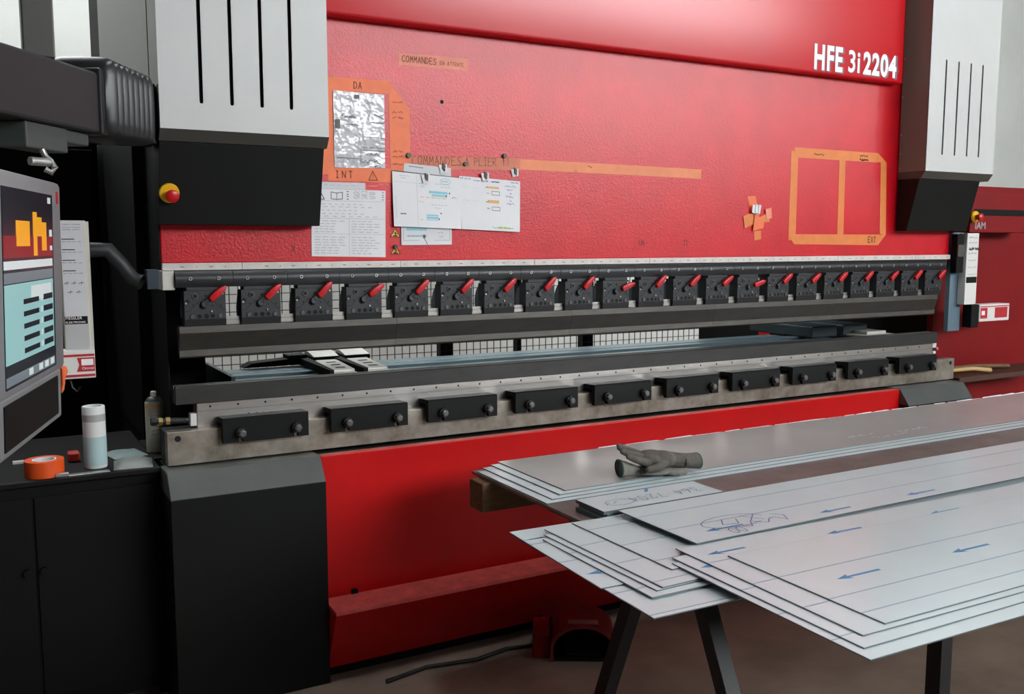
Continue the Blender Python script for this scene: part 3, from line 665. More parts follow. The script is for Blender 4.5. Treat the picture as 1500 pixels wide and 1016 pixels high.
for z in (.93, .945, .96, .985, 1.0): scribble(g, -.098, -.066, z, .004, .0012, frontal(.2165), 2)
part('label_print', g, DKGREY, sp, flat=True)
def pouch(name, x0, x1, y0, y1, z0, h, rz, mat, label):
    g = G(); nx, ny = 8, 6; vs = []
    for j in range(ny+1):
        for i in range(nx+1):
            u, v = i/nx-.5, j/ny-.5; b = (1-(2*u)**4)*(1-(2*v)**4)
            vs.append((u*(x1-x0), v*(y1-y0), .002+h*b+.003*math.sin(5*u+7*v)*b))
    nb = len(vs); vs += [(v[0], v[1], 0) for v in vs]
    fs = [(j*(nx+1)+i, j*(nx+1)+i+1, (j+1)*(nx+1)+i+1, (j+1)*(nx+1)+i) for j in range(ny) for i in range(nx)]
    fs += [tuple(nb+q for q in f) for f in fs]
    rim = [i for i in range(nx+1)]+[(j+1)*(nx+1)-1 for j in range(1, ny+1)]+[ny*(nx+1)+i for i in range(nx-1, -1, -1)]+[j*(nx+1) for j in range(ny-1, 0, -1)]
    fs += [(rim[i], rim[(i+1) % len(rim)], nb+rim[(i+1) % len(rim)], nb+rim[i]) for i in range(len(rim))]
    o = inst(name, mesh(name, G().add(vs, fs), mat, smooth=50), None, ((x0+x1)/2, (y0+y1)/2, z0), (0, 0, rz)); return tag(o, label, 'pouch' if 'pouch' in name else 'cloth')
pouch('flat_pouch', -.25, -.122, -.015, .135, .8605, .02, -.12, POUCH, 'grey-green flat pouch at the bench front edge')
pouch('folded_cloth', -.25, -.13, .17, .32, .8605, .008, .2, M('pale_teal_cloth', rgb(130, 146, 146), .7, var=.15), 'pale folded cloth lying behind the grey-green pouch')
solo('red_marker', G().box(-.385, -.345, .2, .26, .8605, .892), M('red_plastic', rgb(180, 40, 28), .5), 'small red plastic block behind the white paper roll', 'block', bevel=.006)
solo('putty_knife', G().box(-.4, -.27, -.02, .01, .8605, .863).box(-.44, -.4, -.015, .005, .8605, .872), SILVER, 'thin steel scraper lying along the bench front edge', 'scraper', bevel=.001)
solo('white_stick', G().box(-.56, -.452, .26, .275, .8605, .872), WHITE, 'short white plastic stick behind the orange tape roll', 'stick', bevel=.002)

# wooden handled tools beside the lower plate at the far end
for y0, L_, mt, lb in ((.05, .62, 'handle_dark', 'dark wooden tool handle lying past the plate end'), (-.02, .34, 'handle_pale', 'pale wooden tool handle lying past the plate end')):
    t = thing('hand_tool', (4.26, y0, .86), lb, 'tool')
    part('handle', G().tube([(4.24, y0, .905), (4.3+L_*.5, y0+.02, .90), (4.24+L_, y0-.02, .888)], [.010, .012, .014], 10), WOOD if L_ > .5 else M('pale_wood', rgb(196, 164, 110), .6), t, smooth=60)
solo('tool_ledge', G().box(4.235, 5.2, -.08, .155, .84, .87), M('brown_ledge', rgb(70, 40, 24), .6, var=.2), 'narrow brown ledge on the dark red frame holding tool handles', 'ledge', bevel=.003)

# ================================================================== ON THE RAM FACE
def quad_strip(g, pts, th=.0006, y=FACE):
    return g.prism(pts, 'y', y-th-.0003, y-.0003)
def strip(g, p, q, wd, th=.0006, y=FACE):
    p, q = Vector(p), Vector(q); d = (q-p).normalized(); nn = Vector((-d.y, d.x))*wd/2
    return quad_strip(g, [tuple(p+nn), tuple(q+nn), tuple(q-nn), tuple(p-nn)], th, y)
# orange frame marked INT with a plastic sleeve in it
T1 = thing('tape_border', (.7, FACE, 1.87), 'orange tape border marked INT around a plastic document sleeve', 'tape')
part('tape_strip', strip(G(), (.555, 2.238), (.80, 2.243), .05), TAPE, T1)
part('tape_strip', quad_strip(G(), [(.795, 2.268), (.885, 2.165), (.885, 1.90), (.80, 1.90)], .0009), TAPE, T1)
part('tape_strip', strip(G(), (.545, 2.26), (.545, 1.90), .05, .0012), TAPE, T1)
part('tape_strip', strip(G(), (.545, 1.905), (.86, 1.905), .055, .0015), TAPE, T1)
g = G(); write(g, 'DA', .655, 2.227, .026, .003, frontal(FACE-.0014)); write(g, 'INT', .575, 1.89, .026, .003, frontal(FACE-.0024), adv=2.0)
g.ribbon([(.708, 1.885), (.725, 1.92), (.745, 1.885), (.708, 1.885)], .003, frontal(FACE-.0024)); g.ribbon([(.726, 1.91), (.726, 1.895)], .002, frontal(FACE-.0024))
for z in (2.19, 2.15, 2.13, 2.0, 1.98, 1.95): scribble(g, .81, .86, z, .01, .0018, frontal(FACE-.0018), 2)
part('pen_marking', g, M('brown_pen', rgb(92, 44, 26), .7), T1, flat=True)
S1 = thing('document_sleeve', (.672, FACE-.002, 1.925), 'crinkled clear plastic sleeve with papers inside the INT tape border', 'sleeve')
g = G(); nx, ny = 14, 20; vs = []
for j in range(ny+1):
    for i in range(nx+1):
        u, v = i/nx, j/ny
        vs.append((.571+.205*u+.004*v*0, FACE-.004-.005*math.sin(9*u+4*v)**2*math.sin(PI*u)*math.sin(PI*v)-random.uniform(0, .0018), 2.214-.286*v-.006*u*(1-v)+.004*u))
nb = len(vs); vs += [(v[0], FACE-.002, v[2]) for v in vs]
fs = [(j*(nx+1)+i, (j+1)*(nx+1)+i, (j+1)*(nx+1)+i+1, j*(nx+1)+i+1) for j in range(ny) for i in range(nx)]
rim = [i for i in range(nx+1)]+[(j+1)*(nx+1)-1 for j in range(1, ny+1)]+[ny*(nx+1)+i for i in range(nx-1, -1, -1)]+[j*(nx+1) for j in range(ny-1, 0, -1)]
fs += [tuple(nb+q for q in f) for f in fs]+[(rim[i], rim[(i+1) % len(rim)], nb+rim[(i+1) % len(rim)], nb+rim[i]) for i in range(len(rim))]
part('sleeve', G().add(vs, fs), FOIL, S1, smooth=60)
fy = frontal(FACE-.0118); g = G()
for a, b, z in ((.61, .66, 2.118), (.615, .67, 2.092), (.71, .775, 2.104), (.7, .775, 2.048), (.58, .665, 1.966), (.68, .775, 1.998)): g.ribbon([(a, z), (b, z-.002)], .0018, fy)
g.ribbon([(.675, 2.0), (.675, 1.95)], .0018, fy); g.ribbon([(.733, 2.135), (.77, 2.118)], .003, fy)
scribble(g, .60, .66, 2.124, .01, .002, fy, 2); scribble(g, .682, .765, 2.008, .006, .0015, fy, 3); scribble(g, .70, .76, 1.985, .012, .002, fy, 2); scribble(g, .68, .76, 1.952, .016, .0022, fy, 1); scribble(g, .73, .76, 1.938, .01, .002, fy, 1)
part('handwriting', g, INK, S1, flat=True)
g = G().box(.577, .594, FACE-.0122, FACE-.0115, 2.075, 2.108).box(.655, .672, FACE-.0122, FACE-.0115, 2.19, 2.203)
part('dark_mark', g, DKGREY, S1)
# faded tapes with capitals
T2 = thing('label_tape', (.99, FACE, 2.33), 'faded salmon tape strip lettered COMMANDES EN ATTENTE high on the ram', 'tape')
part('tape_strip', strip(G(), (.84, 2.355), (1.142, 2.360), .048), TAPE_P, T2)
g = G(); x = write(g, 'COMMANDES', .855, 2.346, .023, .0028, frontal(FACE-.0014), adv=1.42); write(g, 'EN ATTENTE', x+.012, 2.348, .014, .0018, frontal(FACE-.0014), adv=1.5)
part('lettering', g, FADE_INK, T2, flat=True)
T3 = thing('label_tape', (1.62, FACE, 1.94), 'long faded brown tape strip lettered COMMANDES A PLIER above the pinned papers', 'tape')
part('tape_strip', strip(G(), (.872, 1.960), (1.39, 1.972), .05), TAPE_F, T3)
part('tape_strip', strip(G(), (1.385, 1.972), (2.378, 1.965), .044, .0009), TAPE_F if False else M('tan_tape', rgb(230, 136, 92), .55, var=.1, vscale=14), T3)
g = G(); x = write(g, 'COMMANDES', .892, 1.952, .034, .0022, frontal(FACE-.0016), adv=1.42, slope=.02); write(g, 'A PLIER !!', x+.012, 1.958, .032, .0022, frontal(FACE-.0016), adv=1.3, slope=.02)
part('lettering', g, FADE_INK, T3, flat=True)
g = G(); scribble(g, 1.73, 1.76, 1.972, .02, .003, frontal(FACE-.0016), 1); scribble(g, 1.66, 1.675, 1.955, .01, .002, frontal(FACE-.0016), 1); part('scratch', g, FADE_INK, T3, flat=True)
# EXT frame
T4 = thing('tape_border', (3.32, FACE, 1.63), 'orange tape border of two empty panes marked EXT', 'tape')
TAN = M('amber_tape', rgb(222, 124, 56), .5, var=.1, vscale=18)
part('tape_strip', strip(G(), (2.985, 2.094), (3.60, 2.093), .05), TAN, T4)
part('tape_strip', strip(G(), (2.985, 2.10), (2.985, 1.655), .05, .0009), TAN, T4)
part('tape_strip', strip(G(), (3.33, 2.068), (3.335, 1.685), .046, .001), TAN, T4)
part('tape_strip', quad_strip(G(), [(3.60, 2.118), (3.672, 2.07), (3.69, 1.68), (3.64, 1.69), (3.625, 2.07), (3.60, 2.07)], .0012), TAN, T4)
part('tape_strip', quad_strip(G(), [(2.958, 1.685), (3.69, 1.685), (3.63, 1.628), (3.0, 1.634)], .0014), TAN, T4)
for k, ch in enumerate('EXT'):
    g = G(); write(g, ch, 3.55+.022*k, 1.643, .03, .004, frontal(FACE-.0022)); part('letter', g, INK, T4, flat=True)
g = G(); scribble(g, 3.12, 3.2, 2.092, .012, .003, frontal(FACE-.0016), 1); scribble(g, 3.46, 3.53, 2.098, .012, .003, frontal(FACE-.0016), 1); scribble(g, 3.46, 3.53, 2.078, .01, .005, frontal(FACE-.0016), 1)
part('handwriting', g, INK, T4, flat=True)
# crumpled knot of tape
T5 = thing('tape_knot', (2.73, FACE, 1.71), 'crumpled star of orange tape strips stuck on the ram', 'tape')
def flap(pts, d, mat):
    part('tape_flap', G().prism(pts, 'y', FACE-d, FACE-d+.0008), mat, T5)
flap([(2.672, 1.868), (2.728, 1.872), (2.75, 1.80), (2.70, 1.795)], .0012, TAPE)
flap([(2.648, 1.77), (2.66, 1.712), (2.75, 1.745), (2.755, 1.79), (2.68, 1.782)], .004, TAN)
flap([(2.75, 1.765), (2.83, 1.80), (2.82, 1.745), (2.77, 1.742)], .006, TAN)
flap([(2.79, 1.808), (2.83, 1.815), (2.835, 1.765), (2.80, 1.757)], .008, TAPE_P)
flap([(2.71, 1.70), (2.78, 1.715), (2.785, 1.755), (2.72, 1.78)], .009, TAPE)
flap([(2.728, 1.652), (2.772, 1.66), (2.77, 1.702), (2.724, 1.698)], .0016, TAN)
for a in (0, 1, 2): part('paper_wad', G().prism([(2.695+.018*a, 1.79), (2.70+.018*a, 1.832-.004*abs(a-1)), (2.715+.018*a, 1.826), (2.722+.01*a, 1.782)], 'y', FACE-.014-.003*a, FACE-.011-.003*a), PAPER, T5)
# papers
def sheet_paper(name, pts, off, label, mat=PAPER, cat='paper', curl=.004, parent_group=None):
    """pts: TL, TR, BR, BL in (x, z); slightly bowed sheet standing off the ram face"""
    c = ((pts[0][0]+pts[2][0])/2, FACE, min(p[1] for p in pts))
    t = thing(name, c, label, cat, parent_group); g = G(); n_ = 10; vs = []
    for side in (0, .0005):
        for j in range(n_+1):
            for i in range(n_+1):
                u, v = i/n_, j/n_
                a = Vector(pts[0]).lerp(Vector(pts[1]), u); b = Vector(pts[3]).lerp(Vector(pts[2]), u); p = a.lerp(b, v)
                vs.append((p.x, FACE-off-curl*v*v*.6-side*-1-curl*.5*math.sin(PI*u)*v, p.y))
    m1 = (n_+1)**2; q = [(j*(n_+1)+i, (j+1)*(n_+1)+i, (j+1)*(n_+1)+i+1, j*(n_+1)+i+1) for j in range(n_) for i in range(n_)]
    rim = [i for i in range(n_+1)]+[(j+1)*(n_+1)-1 for j in range(1, n_+1)]+[n_*(n_+1)+i for i in range(n_-1, -1, -1)]+[j*(n_+1) for j in range(n_-1, 0, -1)]
    fs = q+[tuple(m1+k for k in reversed(f)) for f in q]+[(rim[i], rim[(i+1) % len(rim)], m1+rim[(i+1) % len(rim)], m1+rim[i]) for i in range(len(rim))]
    part('sheet', G().add(vs, fs), mat, t, smooth=60)
    def fn(u, v):
        a = Vector(pts[0]).lerp(Vector(pts[1]), u); b = Vector(pts[3]).lerp(Vector(pts[2]), u); p = a.lerp(b, v)
        return (p.x, FACE-off-curl*v*v*.6-curl*.5*math.sin(PI*u)*v-.0007, p.y)
    return t, fn
def uvrib(g, fn, pts, wd, asp):
    """ribbon in sheet coordinates; wd in fractions of the height, asp = width/height"""
    return g.ribbon([(p[0]*asp, p[1]) for p in pts], wd, lambda a, b: fn(a/asp, b))
def uvscr(g, fn, u0, u1, v, h, wd, asp, words=3):
    return scribble(g, u0*asp, u1*asp, v, h, wd, lambda a, b: fn(a/asp, b), words)
def uvbox(g, fn, u0, u1, v0, v1): return g.add([fn(u0, v0), fn(u0, v1), fn(u1, v1), fn(u1, v0)], [(0, 1, 2, 3)])
# instruction sheet
t, fn = sheet_paper('instruction_sheet', [(.478, 1.846), (.777, 1.846), (.773, 1.587), (.474, 1.593)], .0024, 'printed instruction sheet with warning pictograms beneath the INT tape border', curl=.001)
part('sheet_top', G().box(.48, .694, FACE-.0029, FACE-.0024, 1.8465, 1.873), PAPER2, t)
g = G(); A = 1.15
for v in (.17, .43): uvrib(g, fn, [(0.02, v), (.98, v)], .004, A)
uvrib(g, fn, [(.5, .43), (.5, .99)], .004, A)
for v in (.66,): uvrib(g, fn, [(.02, v), (.98, v)], .003, A)
for v in (.22, .26, .31, .36, .40): uvscr(g, fn, .06, random.uniform(.6, .95), v, .012, .005, A, 8)
for k in range(13):
    v = .47+.04*k
    if abs(v-.66) < .015: continue
    uvscr(g, fn, .04, random.uniform(.3, .48), v, .012, .005, A, 4); uvscr(g, fn, .53, random.uniform(.75, .97), v, .012, .005, A, 4)
part('print', g, GREYINK, t, flat=True)
g = G(); uvrib(g, fn, [(.04, .15), (.11, .02), (.17, .15), (.04, .15)], .012, A); uvrib(g, fn, [(.105, .06), (.105, .11)], .012, A)
uvrib(g, fn, [(.26, .04), (.26, .14), (.335, .15), (.41, .14), (.41, .04), (.335, .055), (.26, .04)], .01, A); uvrib(g, fn, [(.335, .055), (.335, .15)], .008, A)
for v in (.03, .07, .10, .14): uvrib(g, fn, [(.47, v), (.49, v)], .012, A); uvrib(g, fn, [(.955, v), (.97, v)], .012, A)
part('pictograms', g, DKGREY, t, flat=True)
g = G()
for v in (.03, .06, .09, .12): uvscr(g, fn, .56+.02*(v*100 % 3), .88, v, .03, .006, A, 3)
part('drawing', g, GREYINK, t, flat=True)
g = G(); scribble(g, .5, .66, 1.862, .004, .001, frontal(FACE-.0033), 6); part('print', g, GREYINK, t, flat=True)
# bundle of drawings
t, fn = sheet_paper('drawing_sheet', [(.857, 1.956), (1.062, 1.944), (1.06, 1.75), (.84, 1.76)], .0034, 'rearmost white sheet peeking above the pinned drawing bundle', PAPER2, curl=.001)
g = G(); uvrib(g, fn, [(.1, .05), (.4, .06)], .012, 1.05); part('print', g, DKGREY, t, flat=True)
t, fn = sheet_paper('drawing_sheet', [(.84, 1.86), (1.062, 1.86), (1.062, 1.636), (.84, 1.634)], .0048, 'small bordered sheet hanging below the pinned drawing bundle', PAPER, curl=.002)
g = G(); A = 1
for p in ([(.04, .6), (.04, .92)], [(.04, .92), (.96, .92)], [(.96, .92), (.96, .6)]): uvrib(g, fn, p, .007, A)
uvscr(g, fn, .1, .45, .84, .02, .006, A, 4); part('print', g, GREYINK, t, flat=True)
g = G(); uvbox(g, fn, .1, .5, .70, .745); uvbox(g, fn, .12, .5, .83, .855); part('highlight', g, HIBLUE, t, flat=True)
g = G(); uvscr(g, fn, .72, .85, .79, .04, .006, A, 2); uvscr(g, fn, .74, .85, .87, .05, .006, A, 1); part('handwriting', g, REDINK, t, flat=True)
g = G(); uvbox(g, fn, .42, .47, .82, .88); uvrib(g, fn, [(.43, .86), (.51, .99)], .012, A); part('dark_clip', g, DKGREY, t, flat=True)
solo('backing_edge', G().prism([(.805, 1.926), (1.09, 1.908), (1.09, 1.9025), (.805, 1.9205)], 'y', FACE-.0085, FACE-.0075), M('dark_paper_edge', rgb(60, 54, 54), .6), 'thin black folder edge just above the big drawing sheet', 'folder')
t, fn = sheet_paper('drawing_sheet', [(.803, 1.922), (1.10, 1.905), (1.102, 1.699), (.806, 1.708)], .0098, 'big drawing sheet with blue highlighted lines pinned over the bundle', PAPER, curl=.010)
A = 1.42; g = G()
uvrib(g, fn, [(.345, .03), (.345, .98)], .004, A); uvrib(g, fn, [(.0, .18), (.345, .18)], .003, A)
for u0, u1, v, w_ in ((.1, .25, .06, 3), (.12, .2, .1, 2), (.37, .5, .18, 2), (.4, .46, .23, 2), (.62, .85, .16, 4), (.7, .86, .21, 3), (.37, .45, .52, 2), (.55, .8, .56, 5), (.38, .42, .85, 1), (.6, .7, .62, 2)): uvscr(g, fn, u0, u1, v, .012, .005, A, w_)
for v in (.45, .5, .55, .6, .65, .7, .75, .8): uvrib(g, fn, [(.03, v), (.045, v+.03)], .006, A)
part('print', g, GREYINK, t, flat=True)
g = G(); uvbox(g, fn, .52, .8, .30, .345); uvbox(g, fn, .56, .79, .36, .40); uvbox(g, fn, .47, .65, .75, .775); uvbox(g, fn, .47, .65, .79, .83); uvbox(g, fn, .47, .65, .845, .86)
uvrib(g, fn, [(.77+.075*math.cos(2*PI*k/16), .1+.055*math.sin(2*PI*k/16)) for k in range(17)], .012, A); part('highlight', g, HIBLUE, t, flat=True)
g = G(); uvscr(g, fn, .39, .8, .43, .012, .008, A, 5); part('highlight', g, HIORANGE, t, flat=True)
g = G()
for u, v in ((.83, .32), (.78, .38), (.69, .72), (.66, .83)): uvbox(g, fn, u-.008, u+.008, v-.014, v+.014)
uvscr(g, fn, .72, .82, .1, .02, .006, A, 2); uvscr(g, fn, .1, .18, .76, .02, .012, A, 1); uvscr(g, fn, .86, .95, .4, .03, .005, A, 1); part('handwriting', g, INK, t, flat=True)
t, fn = sheet_paper('drawing_sheet', [(1.096, 1.914), (1.383, 1.900), (1.38, 1.688), (1.106, 1.699)], .0078, 'white sheet with handwritten notes and small orange boxes beside the big drawing', PAPER, curl=.006)
A = 1.3; g = G()
uvscr(g, fn, .02, .2, .04, .03, .008, A, 3); uvscr(g, fn, .22, .48, .06, .03, .008, A, 2); uvscr(g, fn, .52, .66, .055, .02, .014, A, 1); uvscr(g, fn, .84, .98, .04, .02, .008, A, 2)
for v, a, b, w_ in ((.12, .74, .95, 2), (.19, .78, .88, 1), (.32, .76, .9, 1), (.46, .77, .92, 1)): uvscr(g, fn, a, b, v, .04, .007, A, w_)
uvbox(g, fn, .83, .845, .245, .27); uvbox(g, fn, .83, .845, .39, .415)
part('handwriting', g, BLUEINK, t, flat=True)
g = G(); uvbox(g, fn, .45, .64, .15, .19); uvbox(g, fn, .45, .64, .41, .47); part('highlight', g, HIORANGE, t, flat=True)
g = G(); uvbox(g, fn, .6, .83, .915, .955); part('highlight', g, HIGREEN, t, flat=True)
g = G()
for v in (.24, .54): uvrib(g, fn, [(.52, v), (.65, v), (.65, v+.07), (.52, v+.07), (.52, v)], .009, A); uvscr(g, fn, .44, .48, v+.035, .03, .008, A, 1)
uvscr(g, fn, .42, .46, .17, .03, .012, A, 1); uvscr(g, fn, .42, .46, .44, .03, .012, A, 1); uvscr(g, fn, .52, .9, .94, .03, .007, A, 4); part('handwriting', g, DKGREY, t, flat=True)
g = G(); uvscr(g, fn, .05, .35, .2, .03, .003, A, 2); uvscr(g, fn, .05, .35, .45, .03, .003, A, 2)
for v in (.18, .48): uvrib(g, fn, [(.07+.035*math.cos(2*PI*k/12), v+.045*math.sin(2*PI*k/12)) for k in range(13)], .004, A)
part('print', g, M('very_pale_print', rgb(196, 198, 202), .8), t, flat=True)
# magnets and clips
MG = [(.876, 1.986, .011, 'black round magnet at the start of the COMMANDES A PLIER tape'), (1.309, 2.003, .010, 'black round magnet above the COMMANDES A PLIER tape'),
      (1.126, 1.962, .009, 'black round magnet in the middle of the COMMANDES A PLIER tape'), (.814, 1.628, .009, 'black round magnet on top of the lower warning sticker')]
for x, z, r, lb in MG: solo('round_magnet', G().cyl((x, FACE-.0025, z), (x, FACE-.012, z), r, r*.86, 20), MAGNET, lb, 'magnet', smooth=40)
for x, z, y, lb in ((1.026, 1.942, .006, 'white bent clip with dark jaw over the rearmost bundle sheet'), (.945, 1.90, .016, 'white bent clip with dark jaw on the big drawing sheet'),
                    (1.214, 1.915, .0125, 'white bent clip with dark jaw on the handwritten notes sheet'), (1.36, 1.937, .004, 'white bent clip with dark jaw under the tape, holding nothing')):
    c = thing('paper_clip', (x, FACE-y, z-.02), lb, 'clip')
    part('white_tab', G().prism([(x-.02, z+.012), (x+.016, z+.016), (x+.016, z-.014), (x-.012, z-.02)], 'y', FACE-y-.0015, FACE-y-.0005), PAPER, c)
    part('jaw', G().prism([(x-.006, z+.02), (x+.008, z+.012), (x+.006, z-.012), (x-.004, z-.004)], 'y', FACE-y-.007, FACE-y-.0016), MAGNET, c, bevel=.001)
for z, lb in ((1.665, 'yellow triangular warning sticker half hidden by the hanging sheet'), (1.598, 'yellow triangular warning sticker with a magnet on its tip')):
    w_ = thing('warning_sticker', (.815, FACE, z), lb, 'sticker')
    part('black_border', quad_strip(G(), [(.793, z), (.839, z), (.817, z+.038)], .0005), INK, w_)
    part('yellow_field', G().prism([(.7985, z+.003), (.8335, z+.003), (.816, z+.0325)], 'y', FACE-.0012, FACE-.0009), WARN, w_)
    g = G(); yf = frontal(FACE-.0015); g.ribbon([(.808, z+.006), (.824, z+.006)], .004, yf); g.ribbon([(.811, z+.015), (.816, z+.02), (.823, z+.012)], .003, yf); g.ribbon([(.816, z+.006), (.818, z+.016)], .003, yf)
    part('pictogram', g, INK, w_, flat=True)

# ================================================================== TABLE AND SHEETS
TB = thing('work_table', (2.4, -1.0, 0), 'worn steel topped table on timbers with black splayed legs', 'table')
ZT = .828
part('table_top', G().box(.88, 4.3, -1.56, -.50, ZT-.012, ZT), TABLETOP, TB, bevel=.002)
for y, x0 in ((-.60, .845), (-1.16, .90)): part('timber', G().box(x0, 4.28, y-.05, y+.05, ZT-.115, ZT-.0125), WOOD, TB, bevel=.004)
for x in (1.2, 3.7):
    part('cross_bar', G().box(x-.03, x+.03, -1.5, -.55, ZT-.175, ZT-.1155), LEGBLK, TB, bevel=.003)
    for (ya, yb) in ((-1.12, -.86), (-1.36, -1.67)):
        g = G(); d = .027
        g.add([(x-d, ya-d, ZT-.175), (x+d, ya-d, ZT-.175), (x+d, ya+d, ZT-.175), (x-d, ya+d, ZT-.175), (x-d, yb-d, 0), (x+d, yb-d, 0), (x+d, yb+d, 0), (x-d, yb+d, 0)],
              [(0, 1, 2, 3), (7, 6, 5, 4), (0, 4, 5, 1), (1, 5, 6, 2), (2, 6, 7, 3), (3, 7, 4, 0)])
        part('leg', g, LEGBLK, TB, bevel=.002)
T2b = thing('trestle', (2.9, -1.95, 0), 'black steel trestle under the near side of the film-covered sheets', 'trestle')
part('beam', G().box(1.75, 4.2, -2.2, -1.66, ZT-.06, ZT), LEGBLK, T2b, bevel=.003)
for x in (1.85, 4.1):
    for y in (-2.15, -1.72): part('leg', G().box(x-.025, x+.025, y-.025, y+.025, 0, ZT-.0605), LEGBLK, T2b)

def metal_sheet(x0, x1, y0, y1, z, rz, label, group, mat=FILM, th=.0022, lines=(), arrows=(), name='metal_sheet', lslope=0, extra=None):
    """x0,y1 = back-left corner; rotated about it"""
    t = thing(name, (x0, y1, z), label, 'sheet', group, rz=rz); Lx, Wy = x1-x0, y1-y0
    part('plate', G().box(0, Lx, -Wy, 0, 0, th), SHEETEDGE, t, local=True)
    part('film', G().box(.0015, Lx-.0015, -Wy+.0015, -.0015, th, th+.0004), mat, t, local=True)
    zf = th+.0007
    if lines:
        for y in lines:
            part('printed_line', G().box(.0015, Lx-.002, y-y1-.0021, y-y1+.0021, th+.0003, zf), PRINTLINE, t, local=True)
    for ax, ay, L_ in arrows:
        X, Y = ax-x0, ay-y1
        part('printed_arrow', G().add([(X, Y, zf), (X+.045, Y-.014, zf), (X+.038, Y-.004, zf), (X+L_, Y-.0055, zf), (X+L_, Y+.0045, zf), (X+.038, Y+.004, zf), (X+.045, Y+.014, zf)], [(0, 1, 2, 3, 4, 5, 6)]), PRINTBLUE, t, local=True, flat=True)
    return t
# back stack (below the gloves)
z = ZT+.0006; gB = 'sheets stacked behind the small plates'
for x0, y0, y1, rz, lb in ((.885, -1.01, -.535, .0, 'lowest sheet of the stack under the gloves, white filmed, sticking out furthest'),
                           (.92, -.985, -.505, .0, 'second sheet from the bottom of the stack under the gloves'),
                           (.962, -.96, -.49, .004, 'third sheet from the bottom of the stack under the gloves'),
                           (1.0, -.935, -.472, .0, 'top bare grey sheet the gloves lie on')):
    top = 'top bare' in lb
    tt = metal_sheet(x0, 4.35, y0, y1, z, rz, lb, gB, SHEETMETAL if top else FILM)
    if not top: part('printed_line', G().box(.002, .3, -.3, -.297, .0024, .0029), PRINTLINE, tt, local=True)
    if 'second' in lb: part('printed_arrow', G().add([(.03, -.31, .0029), (.06, -.325, .0029), (.06, -.295, .0029)], [(0, 1, 2)]), PRINTBLUE, tt, local=True, flat=True)
    if top:
        g = G(); xx = .45
        while xx < 3.3:
            wv = random.uniform(.05, .2); h = random.uniform(-.001, .003)*(.4+xx/3)
            g.add([(xx, .001, .0026), (xx+wv, .001, .0026), (xx+wv*.85, .002+random.uniform(0, .01), .0035+h), (xx+wv*.1, .002+random.uniform(0, .008), .0035+h*.6)], [(0, 1, 2, 3)]); xx += wv*random.uniform(.75, 1.1)
        part('torn_film_edge', g, TORN, tt, local=True)
        g = G(); fz = flatz(.0031)
        scribble(g, 1.47, 1.66, -.34, .03, .006, fz, 3); scribble(g, 1.56, 1.8, -.40, .03, .006, fz, 2); scribble(g, 1.75, 1.95, -.36, .03, .006, fz, 2)
        part('pale_handwriting', g, GREYINK, tt, local=True, flat=True)
    z += .0034
ZB = z
# front stack, bottom to top
z = ZT+.0006; gF = 'film-covered sheets fanned out at the table front'
specs = [(.632, -1.897, -1.24, .055*0-.03, 'lowest film-covered sheet of the front pile, reaching furthest toward the floor', (-1.735, -1.88), ()),
         (.633, -1.70, -1.213, -.05, 'second lowest sheet of the front pile, a corner pointing to the machine', (-1.34, -1.5, -1.3), ((.65, -1.605, .07),)),
         (.676, -1.812, -1.325, -.005, 'third lowest sheet of the front pile with a blue arrow tail', (-1.46, -1.75), ((.61+.08, -1.54, .06),)),
         (.695, -1.79, -1.30, .02, 'fourth lowest sheet of the front pile, a thin edge showing', (), ()),
         (.716, -1.787, -1.268, .015, 'fifth lowest sheet of the front pile with a grey smudge', (-1.44, -1.6, -1.75), ()),
         (.81, -1.71, -1.266, .01, 'sheet just under the inscribed top sheet of the front pile', (-1.345, -1.5, -1.64), ())]
for i, (x0, y0, y1, rz, lb, ln, ar) in enumerate(specs):
    tt = metal_sheet(x0, 3.6, y0, y1, z, rz, lb, gF, lines=ln, arrows=ar)
    if i == 1: part('printed_bar', G().box(.02, .075, -.09, -.083, .0024, .0029), PRINTBLUE, tt, local=True)
    if i == 4:
        part('smudge', G().ell((.16, -.32, .0026), (.035, .028, .0004), 20), M('grey_smudge', rgb(172, 172, 174), .4), tt, local=True)
    z += .0034
zz = z-.004
specs2 = [(.838, -2.30, -1.68, -.03, 'lowest of the near sheets whose long edge overhangs the aisle', (-2.2, -2.05), ((.862, -2.13, .05),)),
          (.858, -2.262, -1.655, -.02, 'second lowest of the near sheets, blue mark at its edge', (-1.91, -2.2), ((.87, -1.75, .05),)),
          (.905, -2.225, -1.612, -.03, 'wide near sheet crossed by printed lines and blue arrows', (-1.74, -1.9, -2.06), ((.945, -1.69, .125), (1.345, -1.708, .13), (1.756, -1.71, .13))),
          (.978, -2.212, -1.728, -.02, 'uppermost near sheet with two big blue arrows', (-1.905, -2.06, -2.15), ((1.088, -1.981, .145), (1.495, -1.984, .145)))]
z2 = zz
for x0, y0, y1, rz, lb, ln, ar in specs2:
    z2 += .0034
    metal_sheet(x0, 3.6, y0, y1, z2, rz, lb, gF, lines=ln, arrows=ar)
tt = metal_sheet(.966, 3.5, -1.622, -1.275, z2+.0034, 0, 'top sheet of the front pile with blue handwriting and arrows', gF, lines=(-1.36, -1.495), arrows=((1.054, -1.557, .135), (1.461, -1.585, .13), (1.845, -1.612+.03, .135)))
zz = z2+.0034
g = G(); fz = flatz(.0034)
g.ribbon([(.22+.11*math.cos(a), -.245+.05*math.sin(a)) for a in [k*.45 for k in range(13)]], .003, fz)
g.ribbon([(.2, -.22), (.17, -.26), (.22, -.27), (.24, -.235)], .003, fz); g.ribbon([(.27, -.22), (.31, -.275)], .003, fz); g.ribbon([(.315, -.225), (.265, -.27)], .003, fz)
